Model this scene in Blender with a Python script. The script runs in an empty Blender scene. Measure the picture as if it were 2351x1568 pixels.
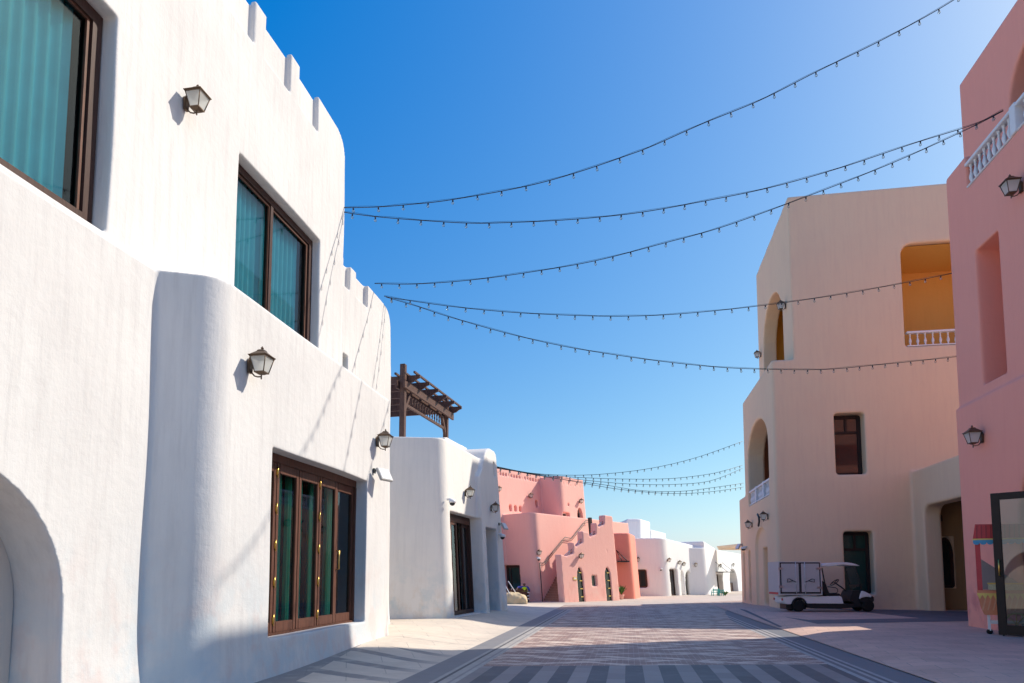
import bpy, bmesh, math, random
from mathutils import Vector, Matrix
random.seed(7)
scn = bpy.context.scene
COL = scn.collection
R = math.radians

# ------------------------------------------------------------------ camera, sky, sun, exposure
FPX, CX, HOR = 1567.0, 1175.5, 1322.0            # focal length, centre and horizon in 2351x1568 picture units
PITCH, YAW = R(5.0), R(9.55)
PCY = HOR - FPX * math.tan(PITCH)
EYE = 1.5
cam = bpy.data.objects.new('camera', bpy.data.cameras.new('camera'))
COL.objects.link(cam)
cam.data.sensor_width = 36.0
cam.data.lens = FPX / 2351.0 * 36.0
cam.data.shift_y = (PCY - 784.0) / 2351.0
cam.data.clip_start = 0.1
cam.data.clip_end = 3000
cam.location = (0, 0, EYE)
cam.rotation_euler = (R(90) + PITCH, 0, YAW)
scn.camera = cam

SUN_AZ, SUN_EL = R(31.0), R(41.0)                # azimuth measured from +X towards +Y
SUN = Vector((math.cos(SUN_EL) * math.cos(SUN_AZ), math.cos(SUN_EL) * math.sin(SUN_AZ), math.sin(SUN_EL)))
world = bpy.data.worlds.new('World'); scn.world = world; world.use_nodes = True
wn = world.node_tree.nodes; wl = world.node_tree.links
bg = wn['Background']
sky = wn.new('ShaderNodeTexSky'); sky.sky_type = 'NISHITA'; sky.sun_disc = False
sky.sun_elevation = SUN_EL; sky.sun_rotation = R(90) - SUN_AZ
sky.air_density = 1.0; sky.dust_density = 1.1; sky.ozone_density = 10.0
sep = wn.new('ShaderNodeSeparateColor'); cmb = wn.new('ShaderNodeCombineColor'); wl.new(sky.outputs[0], sep.inputs[0])
def wm(op, src, *v):                             # the clear, deep blue of this dry sky
    nd = wn.new('ShaderNodeMath'); nd.operation = op; wl.new(src, nd.inputs[0])
    for i, q in enumerate(v): nd.inputs[i + 1].default_value = q
    return nd.outputs[0]
wl.new(wm('MAXIMUM', wm('MULTIPLY', wm('SUBTRACT', sep.outputs[0], .567), 1.147), .02), cmb.inputs[0])
wl.new(wm('MAXIMUM', wm('MULTIPLY', wm('SUBTRACT', sep.outputs[1], .233), .88), .05), cmb.inputs[1])
wl.new(wm('MULTIPLY', wm('POWER', sep.outputs[2], .5), 1.656), cmb.inputs[2])
wl.new(cmb.outputs[0], bg.inputs[0])
bg.inputs[1].default_value = 0.15
sl = bpy.data.lights.new('sun', 'SUN'); sl.energy = 3.3; sl.angle = R(0.5); sl.color = (1, 0.915, 0.79)
so = bpy.data.objects.new('sun', sl); COL.objects.link(so)
so.rotation_euler = SUN.to_track_quat('Z', 'Y').to_euler()
so.location = (20, 10, 40)
scn.view_settings.view_transform = 'Standard'; scn.view_settings.look = 'None'
scn.view_settings.exposure = 0.65; scn.view_settings.gamma = 1.0
scn.cycles.max_bounces = 8; scn.cycles.transparent_max_bounces = 12
scn.cycles.caustics_reflective = False; scn.cycles.caustics_refractive = False

# ------------------------------------------------------------------ picture ray helpers (real positions on real planes)
def ray(px, py):
    a = (px - CX) / FPX; b = (PCY - py) / FPX
    y = math.cos(PITCH) - b * math.sin(PITCH); z = math.sin(PITCH) + b * math.cos(PITCH)
    return (a * math.cos(YAW) - y * math.sin(YAW), a * math.sin(YAW) + y * math.cos(YAW), z)
def onz(px, py, z=0.0):
    r = ray(px, py); t = (z - EYE) / r[2]; return Vector((r[0] * t, r[1] * t, z))
def onx(px, py, x):
    r = ray(px, py); t = x / r[0]; return Vector((x, r[1] * t, EYE + r[2] * t))
def ony(px, py, y):
    r = ray(px, py); t = y / r[1]; return Vector((r[0] * t, y, EYE + r[2] * t))
def crop(x0, y0, k):                             # pixel of an enlarged crop -> picture units
    return lambda X, Y: ((x0 + X * k) * .93740, (y0 + Y * k) * .93740)
z4 = crop(900, 840, .38282); z5 = crop(1200, 1140, .22966); z6 = crop(1780, 440, .31881)
z7 = crop(1780, 940, .39544); zb = crop(1400, 1240, .19141); zw = crop(620, 1080, .31881)
zc = crop(1100, 1080, .28081); z1 = crop(0, 0, .38282); zp = crop(1220, 1400, .06378)
zr = crop(1700, 1380, .07016); zt = crop(1780, 1080, .28081)

class Fr:
    """a facade frame: s runs along the wall, t inward, z up"""
    def __init__(self, ox, oy, deg):
        self.o = Vector((ox, oy)); self.a = R(deg)
        self.e = Vector((math.cos(self.a), math.sin(self.a))); self.n = Vector((-self.e.y, self.e.x))
    def w(self, s, t, z):
        p = self.o + self.e * s + self.n * t; return Vector((p.x, p.y, z))
    def l(self, x, y):
        d = Vector((x, y)) - self.o; return d.dot(self.e), d.dot(self.n)
    def hit(self, p, t=0.0):
        """picture point on the wall plane t; LEAN is how far the building's walls lean per metre of height"""
        r = ray(*p); d = Vector((r[0], r[1])); nx = self.n.x
        k = (self.o.dot(self.n) + t - LEAN * nx * EYE) / (d.dot(self.n) + LEAN * nx * r[2]); z = EYE + r[2] * k
        return (d * k + Vector((LEAN * z, 0)) - self.o).dot(self.e), z
    def rect(self, p, q, t=0.0):
        a, b = self.hit(p, t), self.hit(q, t)
        return min(a[0], b[0]), max(a[0], b[0]), min(a[1], b[1]), max(a[1], b[1])
LEAN = 0.0

# ------------------------------------------------------------------ mesh helpers
class MB:
    def __init__(self): self.bm = bmesh.new()
    def solid(self, base, vec):
        v = Vector(vec); a = [self.bm.verts.new(p) for p in base]; b = [self.bm.verts.new(Vector(p) + v) for p in base]
        n = len(a); fs = [self.bm.faces.new(a), self.bm.faces.new(b[::-1])]
        for i in range(n): fs.append(self.bm.faces.new((a[i], b[i], b[(i + 1) % n], a[(i + 1) % n])))
        bmesh.ops.recalc_face_normals(self.bm, faces=fs); return self
    def plan(self, pts, z0, z1): return self.solid([(p[0], p[1], z0) for p in pts], (0, 0, z1 - z0))
    def box(self, x0, x1, y0, y1, z0, z1): return self.plan([(x0, y0), (x1, y0), (x1, y1), (x0, y1)], z0, z1)
    def fbox(self, F, s0, s1, t0, t1, z0, z1):
        return self.solid([F.w(s0, t0, z0), F.w(s1, t0, z0), F.w(s1, t1, z0), F.w(s0, t1, z0)], (0, 0, z1 - z0))
    def fpoly(self, F, pts, t0, t1):
        d = F.n * (t1 - t0); return self.solid([F.w(s, t0, z) for s, z in pts], (d.x, d.y, 0))
    def hexa(self, lo, hi):
        a = [self.bm.verts.new(p) for p in lo]; b = [self.bm.verts.new(p) for p in hi]; n = len(a)
        fs = [self.bm.faces.new(a), self.bm.faces.new(b[::-1])]
        for i in range(n): fs.append(self.bm.faces.new((a[i], b[i], b[(i + 1) % n], a[(i + 1) % n])))
        bmesh.ops.recalc_face_normals(self.bm, faces=fs); return self
    def quad(self, *p): self.bm.faces.new([self.bm.verts.new(q) for q in p]); return self
    def tube(self, pts, r, n=8, closed=False):
        pts = [Vector(p) for p in pts]; rings = []; up = Vector((0, 0, 1)); m = len(pts)
        rs = r if isinstance(r, (list, tuple)) else [r] * m; prev = None
        for i, p in enumerate(pts):
            if closed: d = pts[(i + 1) % m] - pts[i - 1]
            else: d = pts[min(i + 1, m - 1)] - pts[max(i - 1, 0)]
            d.normalize()
            if prev is None:
                u = d.cross(up)
                if u.length < 1e-3: u = d.cross(Vector((1, 0, 0)))
            else:
                u = prev - d * prev.dot(d)
            u.normalize(); prev = u; v = d.cross(u)
            rings.append([self.bm.verts.new(p + (u * math.cos(2 * math.pi * k / n) + v * math.sin(2 * math.pi * k / n)) * rs[i]) for k in range(n)])
        fs = []
        for i in range(m if closed else m - 1):
            A = rings[i]; B = rings[(i + 1) % m]
            for k in range(n): fs.append(self.bm.faces.new((A[k], A[(k + 1) % n], B[(k + 1) % n], B[k])))
        if not closed: fs += [self.bm.faces.new(rings[0][::-1]), self.bm.faces.new(rings[-1])]
        for f in fs: f.smooth = True
        bmesh.ops.recalc_face_normals(self.bm, faces=fs); return self
    def lathe(self, c, prof, n=12, axis='z', smooth=True):
        c = Vector(c); rings = []
        for r, h in prof:
            ring = []
            for k in range(n):
                a = 2 * math.pi * k / n; ca, sa = r * math.cos(a), r * math.sin(a)
                o = {'z': (ca, sa, h), 'y': (ca, h, sa), 'x': (h, ca, sa)}[axis]
                ring.append(self.bm.verts.new(c + Vector(o)))
            rings.append(ring)
        fs = [self.bm.faces.new(rings[0]), self.bm.faces.new(rings[-1][::-1])]
        for A, B in zip(rings, rings[1:]):
            for k in range(n):
                f = self.bm.faces.new((A[k], A[(k + 1) % n], B[(k + 1) % n], B[k])); f.smooth = smooth; fs.append(f)
        bmesh.ops.recalc_face_normals(self.bm, faces=fs); return self
    def mesh(self, name, org=(0, 0, 0)):
        me = bpy.data.meshes.new(name); o = Vector(org)
        for v in self.bm.verts:
            if LEAN: v.co.x -= LEAN * v.co.z
            v.co -= o
        self.bm.to_mesh(me); self.bm.free(); return me
    def build(self, name, mat, parent=None, bevel=0):
        """world-coordinate mesh -> object, kept in place under its parent"""
        org = parent_org(parent) if parent else Vector((0, 0, 0))
        if bevel:
            es = [e for e in self.bm.edges if len(e.link_faces) == 2 and e.calc_face_angle(0) > .5]
            bmesh.ops.bevel(self.bm, geom=es, offset=bevel, segments=2, affect='EDGES', clamp_overlap=True)
        me = self.mesh(name, org); me.materials.append(mat)
        o = bpy.data.objects.new(name, me); COL.objects.link(o); o.parent = parent; return o

def parent_org(p):
    v = Vector(p.location)
    while p.parent: p = p.parent; v += Vector(p.location)
    return v
def tag(o, label=None, cat=None, group=None, kind=None):
    if label: o['label'] = label
    if cat: o['category'] = cat
    if group: o['group'] = group
    if kind: o['kind'] = kind
    return o
def empty(name, loc, label=None, cat=None, group=None, rz=0):
    o = bpy.data.objects.new(name, None); COL.objects.link(o); o.location = loc; o.rotation_euler = (0, 0, rz)
    o.empty_display_size = .2
    return tag(o, label, cat, group)
KIDS = {}
def copy_tree(o, parent=None):
    c = o.copy(); COL.objects.link(c); c.parent = parent
    for ch in list(o.children): copy_tree(ch, c)
    return c
def rnd_poly(pts, rad, n=6):
    """round the corners of a 2D polygon; rad is a number or one per corner"""
    out = []; m = len(pts)
    for i in range(m):
        r = rad[i] if isinstance(rad, (list, tuple)) else rad
        p = Vector(pts[i]); a = Vector(pts[i - 1]) - p; b = Vector(pts[(i + 1) % m]) - p
        if r <= 0: out.append((p.x, p.y)); continue
        r = min(r, a.length * .49, b.length * .49); A = p + a.normalized() * r; B = p + b.normalized() * r
        for k in range(n + 1):
            t = k / n; q = A * (1 - t) ** 2 + p * 2 * t * (1 - t) + B * t * t; out.append((q.x, q.y))
    return out
def arch(s0, s1, z0, zs, zt, n=14, pw=1.0):
    c = (s0 + s1) / 2; w = (s1 - s0) / 2
    return [(s0, z0), (s1, z0)] + [(c + w * math.cos(math.pi * k / n), zs + (zt - zs) * math.sin(math.pi * k / n) ** pw) for k in range(n + 1)]

def stucco(name, solids, cutters, mat, parent, voxel=.06, smooth=4, warp=None):
    """thick plaster volumes, openings cut out, edges softened the way trowelled plaster is"""
    org = parent_org(parent)
    me = solids.mesh(name, org); o = bpy.data.objects.new(name, me); COL.objects.link(o)
    c = None
    if cutters is not None:
        cm = cutters.mesh(name + 'cut', org); c = bpy.data.objects.new('cut', cm); COL.objects.link(c)
        b = o.modifiers.new('b', 'BOOLEAN'); b.object = c; b.operation = 'DIFFERENCE'; b.solver = 'EXACT'; b.use_self = True
    r = o.modifiers.new('r', 'REMESH'); r.mode = 'VOXEL'; r.voxel_size = voxel; r.use_smooth_shade = True
    s = o.modifiers.new('s', 'SMOOTH'); s.factor = .5; s.iterations = smooth
    dg = bpy.context.evaluated_depsgraph_get(); dg.update()
    nm = bpy.data.meshes.new_from_object(o.evaluated_get(dg))
    COL.objects.unlink(o); bpy.data.objects.remove(o); bpy.data.meshes.remove(me)
    if c: bpy.data.objects.remove(c); bpy.data.meshes.remove(cm)
    nm.name = name; nm.materials.clear(); nm.materials.append(mat)
    if warp:
        for v in nm.vertices: v.co = Vector(warp(*(v.co + org))) - org
    for p in nm.polygons: p.use_smooth = True
    o = bpy.data.objects.new(name, nm); COL.objects.link(o); o.parent = parent; return o

# ------------------------------------------------------------------ materials
class NT:
    def __init__(self, name):
        self.m = bpy.data.materials.new(name); self.m.use_nodes = True; self.t = self.m.node_tree
        self.b = self.t.nodes['Principled BSDF']; self.out = self.t.nodes['Material Output']
    def n(self, typ, **kw):
        nd = self.t.nodes.new(typ)
        for k, v in kw.items():
            if k in nd.inputs.keys() and not hasattr(nd, k): nd.inputs[k].default_value = v
            else: setattr(nd, k, v)
        return nd
    def l(self, a, b): self.t.links.new(a, b)
    def math(self, op, a, b=None, c=None):
        nd = self.t.nodes.new('ShaderNodeMath'); nd.operation = op
        for i, v in enumerate((a, b, c)):
            if v is None: continue
            if isinstance(v, (int, float)): nd.inputs[i].default_value = v
            else: self.l(v, nd.inputs[i])
        return nd.outputs[0]
    def co(self, scale=(1, 1, 1)):
        tc = self.t.nodes.new('ShaderNodeNewGeometry'); mp = self.t.nodes.new('ShaderNodeMapping')
        mp.inputs['Scale'].default_value = scale; self.l(tc.outputs['Position'], mp.inputs['Vector']); return mp.outputs[0]
    def noise(self, scale, vec, detail=4, rough=.55):
        nd = self.t.nodes.new('ShaderNodeTexNoise'); nd.inputs['Scale'].default_value = scale
        nd.inputs['Detail'].default_value = detail; nd.inputs['Roughness'].default_value = rough
        self.l(vec, nd.inputs['Vector']); return nd.outputs['Fac']
    def ramp(self, f, a, b, smooth=True):
        nd = self.t.nodes.new('ShaderNodeMapRange'); nd.interpolation_type = 'SMOOTHSTEP' if smooth else 'LINEAR'
        nd.inputs['From Min'].default_value = a; nd.inputs['From Max'].default_value = b; self.l(f, nd.inputs['Value']); return nd.outputs[0]
    def mix(self, fac, a, b):
        nd = self.t.nodes.new('ShaderNodeMix'); nd.data_type = 'RGBA'
        if isinstance(fac, (int, float)): nd.inputs[0].default_value = fac
        else: self.l(fac, nd.inputs[0])
        for s, v in ((6, a), (7, b)):
            if isinstance(v, tuple): nd.inputs[s].default_value = (*v, 1)
            else: self.l(v, nd.inputs[s])
        return nd.outputs[2]
    def bump(self, h, strength=.3, dist=.01):
        nd = self.t.nodes.new('ShaderNodeBump'); nd.inputs['Strength'].default_value = strength
        nd.inputs['Distance'].default_value = dist; self.l(h, nd.inputs['Height']); self.l(nd.outputs[0], self.b.inputs['Normal'])
    def col(self, c):
        if isinstance(c, tuple): self.b.inputs['Base Color'].default_value = (*c, 1)
        else: self.l(c, self.b.inputs['Base Color'])
        return self
    def rough(self, r, spec=.5, metal=0):
        self.b.inputs['Roughness'].default_value = r; self.b.inputs['Specular IOR Level'].default_value = spec
        self.b.inputs['Metallic'].default_value = metal; return self

def m_stucco(name, c, dark, stain=None, stain2=None, amt=.5, grain=.5):
    k = NT(name); p = k.co(); st = k.co((6, 6, .5))
    streak = k.ramp(k.noise(1.4, st, 6, .65), .42, .75); cloud = k.ramp(k.noise(.55, p, 4), .4, .75)
    col = k.mix(k.math('MULTIPLY', streak, amt), c, dark)
    col = k.mix(k.math('MULTIPLY', cloud, amt * .7), col, dark)
    if stain:
        sx = k.n('ShaderNodeSeparateXYZ'); k.l(p, sx.inputs[0])
        low = k.ramp(sx.outputs['Z'], 2.6, .1)
        col = k.mix(k.math('MULTIPLY', k.math('MULTIPLY', low, k.ramp(k.noise(1.3, p, 5, .6), .45, .62)), .75), col, stain)
        col = k.mix(k.math('MULTIPLY', k.math('MULTIPLY', low, k.ramp(k.noise(2.1, k.co((1.2, 1.1, .8)), 5, .6), .5, .66)), .6), col, stain2)
    spots = k.ramp(k.noise(38, p, 2), .74, .8)
    col = k.mix(k.math('MULTIPLY', spots, .35), col, tuple(x * .6 for x in dark))
    k.col(col).rough(.92, .25)
    h = k.math('ADD', k.math('MULTIPLY', k.noise(5, st, 4, .6), .28), k.math('ADD', k.math('MULTIPLY', k.noise(55, p, 3), .35 * grain), k.math('MULTIPLY', k.noise(7, p, 5, .6), .95)))
    k.bump(h, .42, .02)
    return k.m
def m_plain(name, c, rough=.5, spec=.5, metal=0, var=.15, scale=8, bump=0):
    k = NT(name); f = k.noise(scale, k.co(), 4)
    k.col(k.mix(f, tuple(x * (1 - var) for x in c), tuple(min(1, x * (1 + var)) for x in c))).rough(rough, spec, metal)
    if bump: k.bump(k.noise(scale * 4, k.co(), 3), bump, .01)
    return k.m
def m_wood(name, c, d, sc=(14, 14, 1.2)):
    k = NT(name); f = k.ramp(k.noise(3, k.co(sc), 6, .7), .3, .7); k.col(k.mix(f, c, d)).rough(.55, .22)
    k.bump(f, .15, .004); return k.m
def m_glass(name, tint, ref=.5, rough=.02):
    k = NT(name); tr = k.n('ShaderNodeBsdfTransparent'); tr.inputs[0].default_value = (*tint, 1)
    gl = k.n('ShaderNodeBsdfGlossy'); gl.inputs['Roughness'].default_value = rough; gl.inputs[0].default_value = (.9, .95, 1, 1)
    lw = k.n('ShaderNodeFresnel'); lw.inputs['IOR'].default_value = 1.5
    fac = k.math('MINIMUM', k.math('ADD', k.math('MULTIPLY', lw.outputs[0], .85), ref), .95)
    mx = k.n('ShaderNodeMixShader'); k.l(fac, mx.inputs[0]); k.l(tr.outputs[0], mx.inputs[1]); k.l(gl.outputs[0], mx.inputs[2])
    k.l(mx.outputs[0], k.out.inputs[0]); return k.m

M = {}
M['darkglass'] = m_plain('dark_reflecting_glass', (.018, .022, .024), .04, .6, 0, .1)
M['greenglass'] = m_plain('green_reflecting_glass', (.018, .055, .045), .05, .6, 0, .2)
M['white'] = m_stucco('white_plaster', (.72, .705, .685), (.57, .55, .54), (.56, .62, .65), (.66, .55, .52), .55)
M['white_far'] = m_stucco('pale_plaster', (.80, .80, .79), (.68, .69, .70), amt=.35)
M['grey_white'] = m_stucco('weathered_white_plaster', (.82, .79, .74), (.68, .66, .63), (.52, .60, .62), (.70, .62, .52), .5)
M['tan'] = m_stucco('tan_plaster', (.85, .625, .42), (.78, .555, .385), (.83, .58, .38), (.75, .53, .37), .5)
M['ochre'] = m_stucco('ochre_plaster', (.82, .47, .13), (.75, .42, .11), amt=.4)
M['arch_shade'] = m_stucco('arch_shade_plaster', (.34, .17, .11), (.28, .13, .09), amt=.4)  # shade of the room behind the lower arch, put into the colour
M['beige'] = m_stucco('beige_plaster', (.66, .55, .48), (.56, .50, .47), amt=.6)
M['porch'] = m_stucco('porch_shade_plaster', (.44, .26, .13), (.36, .21, .11), amt=.4)  # brown holds the deep shade under the porch roof
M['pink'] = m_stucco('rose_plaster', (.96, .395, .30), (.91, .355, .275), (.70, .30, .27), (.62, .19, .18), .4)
M['salmon'] = m_stucco('salmon_plaster', (.90, .50, .43), (.84, .43, .37), (.86, .54, .46), (.78, .38, .32), .4)
M['coral'] = m_stucco('coral_plaster', (.84, .30, .23), (.78, .26, .20), amt=.3)
M['brown'] = m_wood('dark_brown_wood', (.045, .022, .018), (.075, .038, .030))
M['wood'] = m_wood('brown_wood', (.16, .070, .045), (.085, .036, .025))
M['pergola'] = m_wood('weathered_pergola_wood', (.15, .085, .065), (.085, .045, .035))
M['black'] = m_plain('black_metal', (.025, .024, .024), .45)
M['bronze'] = m_plain('dark_bronze_metal', (.13, .085, .055), .45, .5, .6)
M['silver'] = m_plain('silver_paint', (.66, .66, .66), .4, .5, .2, .05)
M['lightgrey'] = m_plain('light_grey_panel', (.50, .49, .49), .5, .4, 0, .05)
M['blackbrown'] = m_plain('black_brown_frame', (.02, .013, .012), .5, .3)
M['brass'] = m_plain('brass', (.75, .50, .14), .3, .5, 1)
M['steel'] = m_plain('brushed_steel', (.6, .6, .6), .35, .5, 1)
M['grey'] = m_plain('grey_metal', (.42, .42, .41), .5)
M['whitepaint'] = m_plain('white_paint', (.80, .80, .80), .35, .5, 0, .04)
M['offwhite'] = m_plain('off_white_stone', (.80, .79, .80), .7, .3, 0, .06)
k = NT('frosted_lamp_glass'); tr = k.n('ShaderNodeBsdfTransparent'); tl = k.n('ShaderNodeBsdfTranslucent'); df = k.n('ShaderNodeBsdfDiffuse')
tl.inputs[0].default_value = (.95, .95, .90, 1); df.inputs[0].default_value = (.85, .86, .82, 1)
a_ = k.n('ShaderNodeMixShader'); a_.inputs[0].default_value = .5; k.l(tl.outputs[0], a_.inputs[1]); k.l(df.outputs[0], a_.inputs[2])
b_ = k.n('ShaderNodeMixShader'); b_.inputs[0].default_value = .75; k.l(tr.outputs[0], b_.inputs[1]); k.l(a_.outputs[0], b_.inputs[2]); k.l(b_.outputs[0], k.out.inputs[0])
M['lampglass'] = k.m
M['glass'] = m_glass('teal_window_glass', (.80, .96, .97), .0)
M['glassg'] = m_glass('green_window_glass', (.80, .93, .88), .03)
M['glassd'] = m_glass('dark_window_glass', (.30, .36, .37), .10)
M['glassdoor'] = m_glass('smoky_door_glass', (.34, .40, .38), .08)
M['windscreen'] = m_glass('clear_windscreen', (.86, .88, .88), .0)
M['bulb'] = m_glass('bulb_glass', (.92, .90, .84), .08)
M['curtain'] = m_plain('teal_curtain', (.16, .72, .81), .9, .1, 0, .12, 3)
M['curtaing'] = m_plain('green_curtain', (.08, .60, .40), .9, .1, 0, .15, 3)
M['dark'] = m_plain('interior_shade', (.02, .022, .022), .9, .1)  # near-black colour stands for the missing light indoors
M['rubber'] = m_plain('black_rubber', (.018, .018, .018), .8, .2)
M['blackplastic'] = m_plain('black_plastic', (.022, .022, .023), .5, .4)
M['teal'] = m_plain('teal_paint', (.02, .42, .38), .5)
M['leaf'] = m_plain('green_leaf', (.07, .16, .03), .6, .3, 0, .5, 6)
M['canvas'] = m_plain('cream_canvas', (.62, .50, .32), .9, .1, 0, .12, 5, .2)
M['skin'] = m_plain('brown_skin', (.20, .10, .06), .6)
M['hivis'] = m_plain('lime_yellow_fabric', (.62, .85, .02), .8, .2)
M['blue'] = m_plain('blue_fabric', (.07, .09, .38), .85, .2)
M['navy'] = m_plain('dark_cap_fabric', (.02, .016, .035), .85, .2)
M['tilestep'] = m_wood('terracotta_step', (.52, .23, .15), (.42, .18, .115), (3, 3, 3))
M['red'] = m_plain('red_paint', (.60, .045, .05), .5)
M['darkred'] = m_plain('dark_red_paint', (.40, .03, .035), .5)
M['orange'] = m_plain('orange_paint', (.72, .24, .11), .5)
M['orange2'] = m_plain('pale_orange_paint', (.76, .36, .20), .5)
M['yellow'] = m_plain('yellow_paint', (.82, .58, .14), .5)
M['cyan'] = m_plain('blue_scallop_paint', (.07, .33, .52), .5)
M['popcorn'] = m_plain('popcorn_tray', (.70, .62, .42), .8, .2, 0, .6, 60)
M['greywall'] = m_plain('grey_painted_panel', (.35, .30, .30), .8)
# ------------------------------------------------------------------ part builders shared by the buildings
def window(F, parent, s0, s1, z0, z1, t, fw=.08, mat='brown', glass='darkglass', vs=(), hs=(), depth=.07, name='window', thin=.05):
    """frame with mullions at vs (s values) and transoms at hs (z values); every pane a child"""
    m = MB()
    m.fbox(F, s0, s0 + fw, t, t + depth, z0, z1); m.fbox(F, s1 - fw, s1, t, t + depth, z0, z1)
    m.fbox(F, s0 + fw, s1 - fw, t, t + depth, z0, z0 + fw); m.fbox(F, s0 + fw, s1 - fw, t, t + depth, z1 - fw, z1)
    for v in vs: m.fbox(F, v - thin / 2, v + thin / 2, t + .005, t + depth - .005, z0 + fw, z1 - fw)
    ed = [s0 + fw] + sorted(vs) + [s1 - fw]
    for h in hs:
        for a, b in zip(ed, ed[1:]):
            m.fbox(F, a + (thin / 2 if a in vs else 0), b - (thin / 2 if b in vs else 0), t + .008, t + depth - .008, h - thin / 2, h + thin / 2)
    o = m.build(name, M[mat], parent)
    hz = [z0 + fw] + sorted(hs) + [z1 - fw]
    for a, b in zip(ed, ed[1:]):
        for c, d in zip(hz, hz[1:]):
            g = MB(); tt = t + depth * .6; g.quad(F.w(a, tt, c), F.w(b, tt, c), F.w(b, tt, d), F.w(a, tt, d)); g.build('pane', M[glass], o)
    return o
def arch_window(F, parent, s0, s1, z0, zs, zt, t, fw=.08, mat='brown', glass='darkglass', name='window', bars=(), bmat=None):
    outer = arch(s0, s1, z0, zs, zt); inner = arch(s0 + fw, s1 - fw, z0 + fw, zs, zt - fw); m = MB()
    n = len(outer)
    for i in range(n):
        j = (i + 1) % n; q = [outer[i], outer[j], inner[j], inner[i]]
        m.hexa([F.w(s, t, z) for s, z in q], [F.w(s, t + .07, z) for s, z in q])
    o = m.build(name, M[mat], parent)
    g = MB(); g.fpoly(F, inner, t + .03, t + .05); g.build('pane', M[glass], o)
    for k, (a, b, z) in enumerate(bars):
        g = MB(); g.fbox(F, a, b, t - .03, t, z, z + .05); g.build('hinge', M[bmat], o)
    return o
def curtain(F, parent, s0, s1, z0, z1, t, mat, amp=.05, wave=.16, name='curtain', taper=0):
    m = MB(); n = max(8, int((s1 - s0) / wave * 8)); rows = 6; g = []
    for j in range(rows + 1):
        z = z0 + (z1 - z0) * j / rows; row = []
        for i in range(n + 1):
            u = i / n; s = s0 + (s1 - s0) * u + taper * (1 - j / rows) * u
            d = amp * math.sin(2 * math.pi * s / wave + .5 * math.sin(3 * s)) + .3 * amp * math.sin(5.3 * s)
            row.append(m.bm.verts.new(F.w(s, t + d, z)))
        g.append(row)
    for a, b in zip(g, g[1:]):
        for i in range(n):
            f = m.bm.faces.new((a[i], a[i + 1], b[i + 1], b[i])); f.smooth = True
    return m.build(name, M[mat], parent)
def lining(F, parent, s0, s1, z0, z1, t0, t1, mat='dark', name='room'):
    """room lining, by default coloured dark for want of light: four sides and a back, open to the front"""
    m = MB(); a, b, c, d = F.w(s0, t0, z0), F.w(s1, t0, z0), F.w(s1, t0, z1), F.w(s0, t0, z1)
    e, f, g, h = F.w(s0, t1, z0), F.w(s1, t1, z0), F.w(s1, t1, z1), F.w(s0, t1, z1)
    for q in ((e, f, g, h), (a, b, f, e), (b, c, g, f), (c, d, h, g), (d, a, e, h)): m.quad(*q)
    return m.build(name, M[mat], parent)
BAL = [(.055, 0), (.055, .05), (.04, .07), (.035, .10), (.06, .17), (.078, .25), (.07, .33), (.045, .42), (.03, .50), (.028, .53), (.045, .55), (.045, .58), (.03, .60), (.04, .66), (.055, .70), (.055, .75)]
def balustrade(F, parent, s0, s1, z0, z1, t, posts=(), pitch=.27, name='balustrade'):
    h = z1 - z0; m = MB(); m.fbox(F, s0, s1, t - .11, t + .11, z1 - .13 * h, z1); m.fbox(F, s0, s1, t - .09, t + .09, z0, z0 + .07 * h)
    for p in posts: m.fbox(F, p - .12, p + .12, t - .125, t + .125, z0 - .01, z1 + .03)
    o = m.build(name, M['offwhite'], parent, .012)
    n = max(1, int((s1 - s0) / pitch)); k = h * .8 / .75
    for i in range(n):
        s = s0 + (i + .5) * (s1 - s0) / n
        if any(abs(s - p) < .2 for p in posts): continue
        b = MB(); b.lathe(F.w(s, t, z0 + .07 * h), [(r * k * 1.05, q * k) for r, q in BAL], 10); b.build('baluster', M['offwhite'], o)
    return o

# ------------------------------------------------------------------ left white building with the two big upper windows
F = Fr(-6.3, 0, 90)
A = empty('white_building', (-8, 9, 0), 'large white plaster building with battlements and a folding glass door, nearest on the left', 'building')
LT = -1.06                                         # street face of its lower storey
sol = MB()
sol.fpoly(F, rnd_poly([(-8, -.5), (14.22, -.5), (14.22, 11.62), (-8, 11.62)], [0, 0, .6, 0]), 0, 4)  # runs on unseen behind the camera, lengthened to bounce sun onto the pink wall
tb0 = F.hit((893, 700))[0]
sol.fpoly(F, rnd_poly([(14.1, -.5), (17.75, -.5), (17.45, 8.75), (14.1, 8.75)], [0, 0, .55, 0]), .02, 4)
sol.plan([(-5.95, -8), (-5.95, 8.05), (-8, 8.05), (-8, -8)], -.5, 5.44)
lp = rnd_poly([(-5.24, 8.0), (-5.24, 14.75), (-8.5, 14.75), (-8.5, 6.48)], [.3, .3, 0, 0], 12)
sol.hexa([(x, y, -.5) for x, y in lp], [(x, y, 5.45 + .03 * min(1, -5.24 - x)) for x, y in lp])
cut = MB()
W1 = (2.6, 7.17, 5.74, 8.6); W2 = (9.96, 13.03, 5.55, 8.57)
for w in (W1, W2): cut.fbox(F, w[0], w[1], -.6, 1.3, w[2], w[3])
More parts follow.
